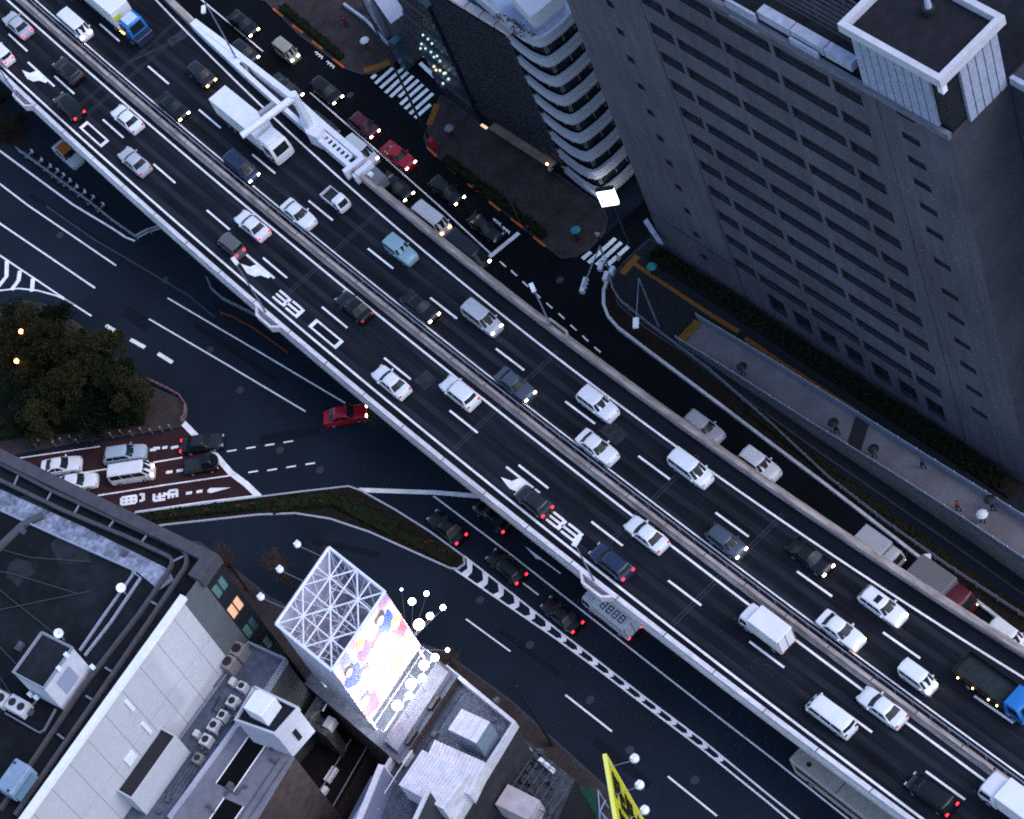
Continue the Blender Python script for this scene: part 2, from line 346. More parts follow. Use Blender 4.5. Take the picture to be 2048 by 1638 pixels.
# stop bar and lower road
line([(717, 980), (867, 985), (965, 993)], .5)
line([(867, 992), (1023, 1110), (1174, 1229), (1400, 1406), (1535, 1510), (1700, 1641), (1850, 1760)], .14)
b.face(PL([(1050, 1092), (1080, 1114), (1086, 1119), (1122, 1146), (1120, 1148), (1084, 1121), (1072, 1117)], .012))
line([(1041, 1162), (1077, 1190)], .13); line([(1107, 1228), (1132, 1239)], .12)
UP = [(928, 1112), (1024, 1187), (1119, 1263), (1209, 1332), (1306, 1407), (1404, 1480), (1535, 1588), (1640, 1672)]
LO = [(905, 1136), (1024, 1217), (1109, 1275), (1204, 1345), (1299, 1418), (1399, 1494), (1535, 1604), (1620, 1676)]
line(UP, .15); line(LO, .15)
def at_x(pl, x):
    for (x0, y0), (x1, y1) in zip(pl, pl[1:]):
        if x0 <= x <= x1: return (x, y0+(y1-y0)*(x-x0)/(x1-x0))
for k in range(17):
    x = 921+31.4*k; u = at_x(UP, x+12); l = at_x(LO, x)
    if u and l:
        m_ = ((u[0]+l[0])/2, (u[1]+l[1])/2); ap = (m_[0]+8, m_[1]+6); f = (12, 9); fa = (m_[0]+17, m_[1]+12.8)
        for q in (u, l): b.face(PL([q, (q[0]+f[0], q[1]+f[1]), fa, ap], .006))
line([(932, 1238), (1021, 1303)], .13); line([(1131, 1390), (1224, 1463)], .16); line([(1336, 1553), (1434, 1632)], .15)
# frontage road
line([(380, -20), (526, 103)], .13); line([(620, 185), (750, 298), (874, 408), (982, 508)], .14); line([(979, 514), (1038, 466)], .5)
for a in ((1000, 523), (1022, 541), (1045, 563), (1069, 585), (1093, 606), (1117, 627), (1141, 650), (1165, 672), (1189, 694)): line([a, (a[0]+12, a[1]+11)], .14)
line([(840, 126), (870, 154)], .45)
line([(832, 97), (850, 113)], .4)
for ox, oy in ((630, 104), (986, 438), (653, 123), (1004, 454)):
    for k in range(3): line([(ox+k*5, oy+k*4), (ox+5+k*5, oy+1+k*4), (ox+3+k*5, oy+6+k*4)], .16)
rp = b.build('road_paint', PAINT, fix=False); rp['kind'] = 'structure'
# zebra crossings
b = MB()
Z1 = [((743, 157), (752, 149)), ((751, 167), (786, 136)), ((761, 176), (807, 136)), ((771, 186), (816, 144)), ((781, 194), (826, 152)), ((798, 194), (837, 160)), ((801, 209), (846, 169)), ((810, 218), (856, 178)), ((820, 228), (866, 187)), ((830, 236), (861, 209))]
for a, c in Z1: line([a, c], .47)
for a, c in (((1165, 518), (1182, 504)), ((1177, 526), (1231, 477)), ((1193, 530), (1243, 485)), ((1213, 532), (1257, 493))): line([a, c], .5)
zc = b.build('zebra_crossing', PAINT, fix=False); zc['kind'] = 'structure'
# faint old line on the left road
b = MB(); line([(92, 412), (190, 480), (300, 545), (375, 590), (430, 635)], .16, dz=.011)
o = b.build('worn_line', PAINTD, fix=False); o['kind'] = 'structure'
# coloured lanes
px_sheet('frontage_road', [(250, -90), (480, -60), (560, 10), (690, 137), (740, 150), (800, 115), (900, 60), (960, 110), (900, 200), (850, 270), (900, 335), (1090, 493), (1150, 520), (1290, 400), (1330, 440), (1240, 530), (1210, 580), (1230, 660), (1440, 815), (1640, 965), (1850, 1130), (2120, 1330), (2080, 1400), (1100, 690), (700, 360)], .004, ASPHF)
px_sheet('red_lane', [(-60, 935), (60, 910), (345, 862), (366, 846), (392, 872), (425, 903), (461, 945), (519, 992), (270, 1024), (-60, 1075)], .004, REDAS)
# pavements: raised slabs with a stone kerb
def slab(name, pts, h=.14, m=BRICK, kerb=True):
    b = MB(); q = PL(pts, h); b.prism(q, h, 0.0, 0, bottom=False); o = b.build(name, m); o['kind'] = 'structure'
    if kerb:
        k = MB(); q = q+[q[0]]
        k.sweep(q, [(-.09, -h+.002), (.09, -h+.002), (.09, .012), (-.09, .012)]); k.build(name+'_kerb', kerb if not isinstance(kerb, bool) else mat('dark_kerb', (.05, .05, .06), .85, .1, nscale=5, namt=.3), o)
    return o
slab('pavement', [(470, -60), (600, 70), (690, 136), (722, 147), (748, 146), (788, 124), (812, 106), (790, 60), (720, -10), (700, -70)])
slab('pavement', [(882, 190), (873, 212), (858, 250), (848, 276), (855, 294), (893, 329), (987, 405), (1046, 456), (1092, 492), (1124, 516), (1152, 511), (1180, 496), (1205, 470), (1215, 440), (1205, 412), (1150, 374), (1060, 310), (960, 248), (905, 204)])
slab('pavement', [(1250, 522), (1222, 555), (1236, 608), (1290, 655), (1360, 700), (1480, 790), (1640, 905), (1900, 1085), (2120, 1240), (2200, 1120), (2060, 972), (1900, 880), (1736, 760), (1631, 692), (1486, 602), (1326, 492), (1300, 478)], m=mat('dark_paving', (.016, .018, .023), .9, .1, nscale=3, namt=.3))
slab('pavement', [(330, 1080), (400, 1085), (465, 1135), (540, 1195), (620, 1240), (740, 1255), (887, 1303), (1023, 1403), (1199, 1563), (1290, 1650), (1230, 1690), (1100, 1600), (900, 1480), (640, 1400), (420, 1230), (330, 1100)], kerb=True)
isl = slab('traffic_island', [(270, 1025), (520, 993), (600, 983), (697, 972), (722, 981), (790, 1019), (860, 1063), (927, 1112), (929, 1127), (915, 1137), (900, 1136), (820, 1100), (740, 1064), (660, 1037), (590, 1026), (512, 1029), (330, 1049), (255, 1062)], .16, SOIL, KERB)
slab('park_island', [(-60, 640), (40, 600), (100, 612), (165, 655), (230, 715), (305, 775), (362, 800), (374, 815), (372, 836), (358, 852), (300, 862), (150, 884), (40, 905), (-60, 925)], .14, BRICK)
px_sheet('park_soil', [(-60, 690), (60, 640), (150, 690), (250, 760), (290, 790), (280, 825), (150, 850), (-60, 880)], .17, SOIL)
slab('verge', [(1208, 556), (1200, 600), (1226, 652), (1440, 811), (1640, 962), (1850, 1128), (2120, 1335), (2170, 1300), (1960, 1150), (1700, 965), (1480, 800), (1300, 660), (1240, 612), (1224, 560)], .1, SOIL, False)
# painted kerb pieces and tactile strips
b = MB()
for a, c in (((546, 17), (566, 33)), ((585, 50), (606, 66)), ((624, 82), (645, 98)), ((665, 117), (688, 135)), ((854, 294), (873, 313)), ((892, 331), (914, 348)), ((935, 367), (957, 384)), ((978, 403), (1001, 422)), ((1022, 437), (1046, 456)), ((1067, 474), (1091, 493)), ((506, -18), (527, 0))): line([a, c], .22, .15)
o = b.build('orange_kerb', ORANGE, fix=False); o['kind'] = 'structure'
b = MB()
line([(728, 141), (750, 135), (785, 122)], .8, .15); line([(874, 208), (866, 232), (858, 250)], .75, .15)
line([(1276, 512), (1262, 527), (1244, 548)], .8, .15); line([(1264, 524), (1310, 556), (1425, 632)], .42, .15); line([(1425, 632), (1478, 664)], .5, .15); line([(1490, 676), (1560, 724), (1700, 815), (1800, 885)], .45, .15)
o = b.build('tactile_paving', TACT, fix=False); o['kind'] = 'structure'
# white painted kerb wall along the frontage road and the thin rail behind it
b = MB(); b.sweep(PL([(1216, 556), (1207, 580), (1207, 608), (1216, 632), (1236, 655), (1300, 704), (1440, 809), (1540, 885), (1640, 960), (1740, 1037), (1840, 1115), (1980, 1222), (2120, 1332)], .3), [(-.16, -.3), (.16, -.3), (.14, .1), (-.14, .1)])
w = b.build('kerb_wall', mat('pale_kerb', (.5, .51, .56), .8, .2, nscale=2, namt=.25, nscale2=.3, namt2=.2)); tag(w, 'low pale kerb wall curving along the right of the frontage road', 'kerb wall')
def fence(name, pts, zr, label, rails=(.45, .9), step=2.0, m=GALV, posts=True, r=.05, z0=.1):
    q = PL(pts, 0); b = MB()
    for h in rails: b.tube([p+Vector((0, 0, z0+h)) for p in q], r, 5)
    if posts:
        pb = b; acc = 0; n = 0
        for a, c in zip(q, q[1:]):
            Ls = (c-a).length; t = -acc % step if acc else 0
            t = acc
            while t < Ls:
                p = a+(c-a)*(t/Ls); pb.box((p.x, p.y, z0+max(rails)/2+.08), (.12, .12, max(rails)+.16), 0); t += step
            acc = t-Ls
    o = b.build(name, m); tag(o, label, 'railing')
    return o
fence('guard_rail', [(1222, 558), (1228, 585), (1245, 610), (1300, 655), (1420, 745), (1540, 850), (1660, 962), (1780, 1055), (1900, 1140), (2060, 1245)], 0, 'thin grey pedestrian railing along the verge beside the ramp', step=2.4, m=RAILM)
fence('guard_rail', [(40, 306), (80, 335), (130, 372), (185, 412), (230, 448), (277, 481)], 0, 'pale tubular guard rail beside the taxi under the expressway', step=1.6, r=.07, m=RAILM)
fence('guard_rail', [(278, 482), (300, 470), (332, 461)], 0, 'short pale rail closing the gap to the expressway edge', step=1.6, r=.12)
fence('guard_rail', [(420, 565), (428, 585), (450, 605), (490, 625), (540, 650)], 0, 'curved pale guard rail end under the expressway edge', step=3, r=.09, m=RAILM)
fence('guard_rail', [(445, 632), (470, 640), (520, 668), (580, 712)], 0, 'rusty orange rail lying in the shade under the expressway', rails=(.5,), step=2.5, m=mat('rust_orange', (.16, .05, .014), .8, .2, nscale=5, namt=.4), r=.10)
fence('guard_rail', [(302, 765), (340, 783), (363, 796), (375, 814), (374, 834), (366, 848)], 0, 'red and white hooped rail round the tip of the park island', rails=(.3, .65), step=.7, m=mat('red_white_rail', (.26, .05, .06), .7, .2, nscale=6, namt=.5, col2=(.25, .22, .25)), r=.06)

# steel expansion joints and worn patches across the deck
b = MB(); dw = MB()
for px_, py_ in ((345, 75), (700, 470), (1050, 760), (1290, 1010), (1490, 1100), (180, 190)):
    s_ = sn(P(px_, py_, ZD))[0]
    for k in range(2): b.ribbon([cLedge.pt(s_+k*.35, ZD, .3), cRedge.pt(s_+k*.35, ZD, .6)], .10, .003)
o = b.build('expansion_joint', mat('joint_steel', (.030, .032, .042), .6, .3, nscale=3, namt=.5), fix=False); o['kind'] = 'structure'
for (x0, y0, x1, y1, w_) in ((338, 86, 392, 54, 1.3), (530, 165, 560, 145, .5)): dw.ribbon(PL([(x0, y0), (x1, y1)], ZD), w_, .0035)
for (x0, y0, x1, y1, w_) in ((840, 750, 862, 770, 1.6), (1210, 850, 1245, 880, 1.6), (250, 128, 330, 90, .35)): dw.ribbon(PL([(x0, y0), (x1, y1)], ZD), w_, .0033)
o = dw.build('worn_patch', mat('worn_patch', (.045, .045, .056), .85, .1, nscale=1.6, namt=.7, nscale2=7, namt2=.4, col2=(.013, .015, .021)), fix=False); o['kind'] = 'structure'
px_sheet('planting_soil', [(-60, 170), (0, 215), (60, 262), (50, 300), (0, 285), (-60, 260)], .03, SOIL)

# polished wheel tracks on the deck, seams in the concrete walls, manholes and repairs on the streets
b = MB()
for cv in (cLd, cRd):
    for off in (-2.55, -.95, .95, 2.55): b.ribbon(cv.line(SA, SB, ZD, off), .62, .0016)
o = b.build('wheel_track', mat('polished_asphalt', (0.0135, 0.0160, 0.0225), .7, .12, nscale=1.0, namt=.5, nscale2=.2, namt2=.3, stretch=(69.8, .05, 1.5)), fix=False); o['kind'] = 'structure'
SEAM = mat('wall_seam', (.05, .048, .05), .9, .1, nscale=3, namt=.5)
for o in [q for q in C.objects if q.get('category') in ('wall', 'barrier')]:
    lab = o['label']; b = MB()
    cv, off, z0_, w_, st, a_, e_ = (cLpar, 0, 1.003, .46, 6, SA, SB) if 'lower left' in lab else ((cMed, 0, .853, .34, 5, SA, SB) if 'median' in lab else (cRpar, -.21, 1.053, .44, 6, (sW1 if 'between' in lab else SA), (SB if 'between' in lab else sW0)))
    s_ = a_+1
    while s_ < e_-1:
        p = cv.pt(s_, ZD, off); b.box((p.x, p.y, ZD+z0_-.0), (.09, w_, .012), cv.ang(s_)); s_ += st
    b.build('wall_seam', SEAM, o)
b = MB()
for x, y in ((120, 470), (330, 560), (420, 700), (560, 900), (640, 940), (800, 1085), (960, 1200), (1060, 1290), (1180, 1400), (1260, 1500), (1390, 1560), (700, 190), (930, 350), (1120, 560), (1080, 700), (480, 780)):
    p = P(x, y, .006); b.face([p+Vector((.42*math.cos(6.283*k/14), .42*math.sin(6.283*k/14), 0)) for k in range(14)])
o = b.build('manhole_cover', mat('manhole', (.030, .034, .044), .6, .3, nscale=6, namt=.5), fix=False); o['kind'] = 'structure'
b = MB(); k = 0
for x0, y0, x1, y1, w_ in ((60, 390, 220, 495, .5), (390, 650, 560, 765, .6), (520, 880, 640, 860, 1.1), (1000, 1260, 1120, 1350, .55), (1190, 1480, 1300, 1570, .8), (620, 1080, 760, 1110, .7), (250, 620, 300, 655, 1.4)):
    k += 1; b.ribbon(PL([(x0, y0), (x1, y1)]), w_, .003+.0003*k)
o = b.build('road_repair', mat('repair_asphalt', (.0075, .0105, .0165), .9, .08, nscale=3, namt=.4), fix=False); o['kind'] = 'structure'
# ---------------------------------------------------------------- vehicles
def paint(name, col, rough=.28): return mat('paint_'+name, col, rough, .3, coat=.12, nscale=.9, namt=.06)
PT = dict(white=paint('white', (.72, .73, .77)), silver=paint('silver', (.40, .41, .46)), black=paint('black', (.005, .006, .009)), charcoal=paint('charcoal', (.014, .017, .022)), navy=paint('navy', (.017, .028, .065)),
          blue=paint('blue', (.012, .14, .42)), teal=paint('teal', (.22, .36, .42)), red=paint('red', (.42, .012, .03)), maroon=paint('maroon', (.085, .010, .022)), beige=paint('beige', (.30, .29, .25)), cargo=paint('cargo', (.15, .145, .155)),
          slate=paint('slate', (.055, .075, .105)), grey=paint('grey', (.10, .105, .11)), orange=paint('orange', (.36, .10, .025)), greyblue=paint('greyblue', (.34, .42, .50)))
TYRE = mat('tyre', (.012, .012, .013), .8, .2); CGLASS = mat('car_glass', (.010, .017, .022), .25, .12, nscale=1.2, namt=.4)
HL_ON = mat('headlamp_lit', (.9, .85, .75), .3, emit=(1, .82, .55), estr=9); HL_OFF = mat('headlamp', (.45, .47, .5), .2, .5)
HL_AMB = mat('headlamp_amber', (.9, .5, .2), .3, emit=(1, .42, .10), estr=7)
TL_ON = mat('taillamp_lit', (.6, .02, .02), .3, emit=(1, .012, .03), estr=3.5); TL_DIM = mat('taillamp_dim', (.5, .03, .04), .3, emit=(1, .05, .06), estr=.12); TL_OFF = mat('taillamp', (.14, .012, .014), .3, .4)
#          L     W     H     belt hood  ws-base ws-top rw-top rw-base trunk  taper
KIND = dict(sedan=(4.65, 1.76, 1.45, .97, .93, .98, .28, -1.00, -1.72, .99, .76), coupe=(4.5, 1.8, 1.36, .92, .86, .9, .15, -.85, -1.75, .95, .72), hatch=(4.1, 1.70, 1.52, .98, .94, 1.05, .45, -1.55, -1.92, .98, .78),
            wagon=(4.65, 1.76, 1.50, .98, .94, 1.05, .38, -1.85, -2.22, 1.0, .78), suv=(4.55, 1.82, 1.72, 1.08, 1.05, 1.0, .42, -1.85, -2.18, 1.08, .80), minivan=(4.7, 1.75, 1.86, 1.08, 1.02, 1.55, .75, -2.05, -2.28, 1.08, .84),
            van=(4.75, 1.72, 1.98, 1.15, 1.05, 2.12, 1.55, -2.25, -2.34, 1.15, .88), keivan=(3.4, 1.48, 1.88, 1.08, .98, 1.35, .85, -1.58, -1.66, 1.08, .88), offroad=(3.9, 1.68, 1.75, 1.10, 1.08, .55, .25, -1.80, -1.90, 1.10, .90),
            highvan=(5.4, 1.88, 2.5, 1.25, 1.1, 2.4, 1.8, -2.6, -2.68, 1.25, .92))
MESHC = {}
def lerp(a, c, t): return a+(c-a)*t
def body_mesh(kind, m):
    L, Wd, H, belt, hood, wb, wt, rwt, rwb, trunk, tap = KIND[kind]; h = L/2; w = Wd/2; b = MB()
    st = [(h, .50, .72), (h-.05, hood*.66, .82), (h-.22, hood*.86, .92), (h-.6, hood*.955, .975), (wb, hood*1.02, 1.0), (wb-.5, belt, 1.0), (0, belt, 1.0), (rwb+.25, max(belt, trunk), 1.0), (max(-h+.55, rwb-.05) if rwb > -h+.4 else -h+.35, trunk, .98), (-h+.16, trunk*.97, .94), (-h+.03, trunk*.80, .88), (-h, .48, .82)]
    st = sorted(st, key=lambda q: -q[0]); n = None
    for x, zt, ws in st:
        ww = w*ws
        ring = [(-ww*.95, .2), (-ww, .38), (-ww, zt*.72), (-ww*.965, zt-.06), (-ww*.86, zt-.005), (-ww*.4, zt+.02), (ww*.4, zt+.02), (ww*.86, zt-.005), (ww*.965, zt-.06), (ww, zt*.72), (ww, .38), (ww*.95, .2)]
        i = len(b.v); b.v += [(x, y, z) for y, z in ring]
        if n is not None:
            for k in range(len(ring)-1): b.f.append((n+k, n+k+1, i+k+1, i+k)); b.m.append(0)
        else: b.f.append(tuple(range(i, i+len(ring)))); b.m.append(0)
        n = i
    b.f.append(tuple(reversed(range(n, n+12)))); b.m.append(0)
    # cabin shell
    bw, tw = w*.935, w*tap; R = []
    for z, xf, xr, hw, bow in ((belt-.06, wb, rwb, bw, .10), (H-.09, wt, rwt, tw, .07), (H-.02, wt-.13, rwt+.12, tw-.09, .05), (H, wt-.4, rwt+.35, tw-.3, .02)):
        i = len(b.v); b.v += [(xf-.06, -hw, z), (xf+bow, -hw*.5, z), (xf+bow+.02, 0, z), (xf+bow, hw*.5, z), (xf-.06, hw, z), ((xf+xr)/2, hw*1.01, z), (xr+.05, hw, z), (xr-bow*.5, 0, z), (xr+.05, -hw, z), ((xf+xr)/2, -hw*1.01, z)]; R.append(i)
    for a, c in zip(R, R[1:]):
        for k in range(10): b.f.append((a+k, a+(k+1) % 10, c+(k+1) % 10, c+k)); b.m.append(0)
    b.f.append(tuple(R[-1]+k for k in range(10))); b.m.append(0)
    return b.mesh('body', [m], smooth=True)
def win_meshes(kind):
    if kind in MESHC: return MESHC[kind]
    L, Wd, H, belt, hood, wb, wt, rwt, rwb, trunk, tap = KIND[kind]; w = Wd/2; bw, tw = w*.935, w*tap; z0, z1 = belt-.06, H-.09; o = .018
    def lv(t): return lerp(z0, z1, t)
    out = []
    b = MB(); a0, a1 = .1, .97
    def F(t, y): return (lerp(wb, wt, t)+lerp(.10, .07, t)*(1-abs(y)**2*1.3)+o, y*lerp(bw, tw, t)*.93, lv(t)+.01)
    for y0, y1 in ((-1, -.5), (-.5, 0), (0, .5), (.5, 1)): b.face((F(a0, y0), F(a0, y1), F(a1, y1), F(a1, y0)))
    out.append(('windscreen', b.mesh('windscreen', [CGLASS], smooth=True)))
    b = MB()
    def Rr(t, y): return (lerp(rwb, rwt, t)+.05-(.05+.03)*(1-abs(y))-o, y*lerp(bw, tw, t)*.90, lv(t)+.01)
    lo = .15 if kind in ('sedan', 'coupe') else .35
    for y0, y1 in ((-1, 0), (0, 1)): b.face((Rr(lo, y1), Rr(lo, y0), Rr(.94, y0), Rr(.94, y1)))
    out.append(('rear_window', b.mesh('rear_window', [CGLASS], smooth=True)))
    for sgn in (-1, 1):
        b = MB()
        def Sd(x01, t):
            xf = lerp(wb, wt, t)-.22; xr = lerp(rwb, rwt, t)+.2; return (lerp(xf, xr, x01), sgn*(lerp(bw, tw, t)*1.012+o), lv(t))
        cuts = ((0, .47), (.51, .96)) if kind in ('sedan', 'coupe', 'hatch', 'offroad') else ((0, .31), (.34, .65), (.68, .97))
        for c0, c1 in cuts: b.face((Sd(c0, .16), Sd(c1, .16), Sd(c1, .90), Sd(c0, .90)))
        out.append(('side_window', b.mesh('side_window', [CGLASS])))
    MESHC[kind] = out; return out
def wheel_mesh(r, wd):
    k = ('wheel', r, wd)
    if k not in MESHC:
        b = MB(); b.tube([(0, -wd/2, 0), (0, wd/2, 0)], r, 14, 0); b.tube([(0, -wd/2-.01, 0), (0, wd/2+.01, 0)], r*.6, 10, 1)
        MESHC[k] = b.mesh('wheel', [TYRE, GALV], smooth=True)
    return MESHC[k]
def lamp_mesh(d, m):
    k = ('lamp', d, m.name)
    if k not in MESHC: MESHC[k] = MB().box((0, 0, 0), d).mesh('lamp', [m])
    return MESHC[k]
def add(name, me, root, loc=(0, 0, 0)):
    o = bpy.data.objects.new(name, me); C.objects.link(o); o.parent = root; o.location = loc; return o
def lights(root, L, Wd, zh, zt, head, tail, dx=.03):
    hm = {0: HL_OFF, 1: HL_ON, 2: HL_AMB}[head]; tm = {0: TL_OFF, 1: TL_DIM, 2: TL_ON}[tail]
    for s in (-1, 1):
        add('headlight', lamp_mesh((.17, .30, .15), hm), root, (L/2-.12, s*(Wd/2-.30), zh)); add('taillight', lamp_mesh((.14, .26, .17), tm), root, (-L/2+.06, s*(Wd/2-.24), zt))
def wheels(root, xs, Wd, r=.31, wd=.2):
    for x in xs:
        for s in (-1, 1): add('wheel', wheel_mesh(r, wd), root, (x, s*(Wd/2-.1), r))
def place(px, py, zb, zc=.75):
    p = P(px, py, zb+zc); return Vector((p.x, p.y, zb))
GRP = {'L': 'vehicles on the left carriageway of the expressway', 'R': 'vehicles on the right carriageway of the expressway', 'F': 'vehicles on the frontage road', 'G': 'vehicles on the street left of the expressway', 'J': 'vehicles waiting on the red lanes'}
def heading(loc, lane):
    s, n = sn(loc); a = cMed.ang(s)
    return a+math.pi if lane in 'LG' else a
def car(kind, px, py, lane, col, label, head=0, tail=0, ang=None, name=None, cat=None, roof=None):
    zb = ZD+.004 if lane in 'LR' else .008
    loc = place(px, py, zb); root = thing(name or {'keivan': 'mini_van', 'highvan': 'panel_van', 'hatch': 'hatchback', 'offroad': 'off_roader', 'wagon': 'station_wagon'}.get(kind, kind), label, cat or {'van': 'van', 'keivan': 'van', 'minivan': 'minivan', 'suv': 'suv', 'highvan': 'van', 'offroad': 'suv'}.get(kind, 'car'), loc, heading(loc, lane) if ang is None else ang, GRP[lane])
    L, Wd, H, belt = KIND[kind][:4]
    k = ('b', kind, col)
    if k not in MESHC: MESHC[k] = body_mesh(kind, PT[col])
    add('body', MESHC[k], root)
    for nm, me in win_meshes(kind): add(nm, me, root)
    wheels(root, (L*.29, -L*.29), Wd, .31 if kind != 'keivan' else .27)
    lights(root, L, Wd, belt*.68, belt*.82, head, tail)
    km = ('mir', col)
    if km not in MESHC: MESHC[km] = MB().box((0, 0, 0), (.14, .2, .13)).mesh('wing_mirror', [PT[col]])
    for s in (-1, 1): add('wing_mirror', MESHC[km], root, (KIND[kind][5]-.32, s*(Wd/2+.06), belt+.03))
    if roof: roof(root, kind)
    return root
def rbox(x0, x1, w, z0, z1, r=.06):
    """box with softened edges in vehicle space"""
    b = MB(); i = None
    for z, q in ((z0, 0), (z1-r, 0), (z1, r)):
        j = len(b.v); b.v += [(x0+q, -w/2+r+0*q, z), (x0+q+r*(q == 0), -w/2+q, z), (x1-q-r*(q == 0), -w/2+q, z), (x1-q, -w/2+r, z), (x1-q, w/2-r, z), (x1-q-r*(q == 0), w/2-q, z), (x0+q+r*(q == 0), w/2-q, z), (x0+q, w/2-r, z)]
        if i is None: b.f.append(tuple(reversed(range(j, j+8)))); b.m.append(0)
        else:
            for k in range(8): b.f.append((i+k, i+(k+1) % 8, j+(k+1) % 8, j+k)); b.m.append(0)
        i = j
    b.f.append(tuple(range(i, i+8))); b.m.append(0); return b
def cab(root, x0, x1, w, z0, H, m, rake=.35, glass=True):
    """truck cab from x0 (rear) to x1 (front); windscreen leans back by rake"""
    zb = lerp(z0, H, .48); b = MB(); i = None
    for z, xf, q in ((z0, x1-.05, .03), (lerp(z0, zb, .5), x1, 0), (zb, x1-.02, 0), (H-.12, x1-rake, .07), (H, x1-rake-.15, .17)):
        j = len(b.v); hw = w/2-q; b.v += [(x0+q*.4, -hw, z), (xf-.12, -hw, z), (xf, -hw*.75, z), (xf+.03, 0, z), (xf, hw*.75, z), (xf-.12, hw, z), (x0+q*.4, hw, z)]
        if i is not None:
            for k in range(7): b.f.append((i+k, i+(k+1) % 7, j+(k+1) % 7, j+k)); b.m.append(0)
        else: b.f.append(tuple(reversed(range(j, j+7)))); b.m.append(0)
        i = j
    b.f.append(tuple(range(i, i+7))); b.m.append(0); b.build('cab', m, root, local=True, smooth=True)
    if glass:
        b = MB(); za, zc = zb+.06, H-.2
        def X(z): return lerp(x1-.02, x1-rake, (z-zb)/(H-.12-zb))
        for y0, y1 in ((-.72, 0), (0, .72)): b.face([(X(z)+.03+.03*(1-abs(y)/.72), y*w/2*.98, z) for z, y in ((za, y0), (za, y1), (zc, y1), (zc, y0))])
        b.build('windscreen', CGLASS, root, local=True)
        for s in (-1, 1):
            b = MB(); b.face([(lerp(x0, X(za), .25), s*(w/2+.012), za), (X(za)-.2, s*(w/2+.012), za), (X(zc)-.2, s*(w/2-.05), zc), (lerp(x0, X(zc), .25), s*(w/2-.05), zc)]); b.build('side_window', CGLASS, root, local=True)
    for s in (-1, 1): MB().box((x1+.05, s*(w/2+.16), zb+.25), (.08, .2, .34)).build('wing_mirror', DARKM, root, local=True)
def truck(name, cat, px, py, lane, label, L, w, cabL, cabH, cabm, boxH=None, boxm=None, floor=.95, head=0, tail=1, ang=None, zc=1.5, open_bed=None, boxw=None, gap=.12, rake=.35, group=None):
    zb = ZD+.004 if lane in 'LR' else .008
    loc = place(px, py, zb, zc); root = thing(name, label, cat, loc, heading(loc, lane) if ang is None else ang, GRP[lane])
    h = L/2; boxw = boxw or w
    cab(root, h-cabL, h, w, .4, cabH, cabm, rake)
    MB().box(((-h+h-cabL)/2, 0, floor*.62), (L-cabL, w*.5, floor*.4)).build('chassis', DARKM, root, local=True)
    x0, x1 = -h, h-cabL-gap
    if boxH:
        rbox(x0, x1, boxw, floor, boxH).build('cargo_box', boxm, root, local=True, smooth=False)
        b = MB(); b.box((x0-.02, 0, floor+.5*(boxH-floor)), (.03, .05, (boxH-floor)*.95)); 
        for s in (-1, 1): b.box((x0-.02, s*(boxw/2-.1), floor+.5*(boxH-floor)), (.03, .06, (boxH-floor)*.9))
        b.build('rear_door_trim', DARKM, root, local=True)
    if open_bed:
        hh, load = open_bed; b = MB()
        b.box(((x0+x1)/2, 0, floor), (x1-x0, w, .08))
        for s in (-1, 1): b.box(((x0+x1)/2, s*(w/2-.03), floor+hh/2), (x1-x0, .05, hh))
        b.box((x0+.03, 0, floor+hh/2), (.05, w-.1, hh)); b.box((x1-.03, 0, floor+hh/2+.1), (.05, w-.1, hh+.2)); b.build('bed', boxm, root, local=True)
        MB().box(((x0+x1)/2, 0, floor+.05+load/2), (x1-x0-.14, w-.14, load)).build('bed_floor', mat('bed_dark', (.02, .03, .035), .7, .2, nscale=3, namt=.4), root, local=True)
    wheels(root, (h-cabL*.55, -h+L*.2) if L < 9 else (h-cabL*.55, -h+L*.18, -h+L*.28), w, .42 if L > 5 else .27, .26)
    lights(root, L, w, .8 if L > 5 else .65, floor*.9, head, tail)
    return root
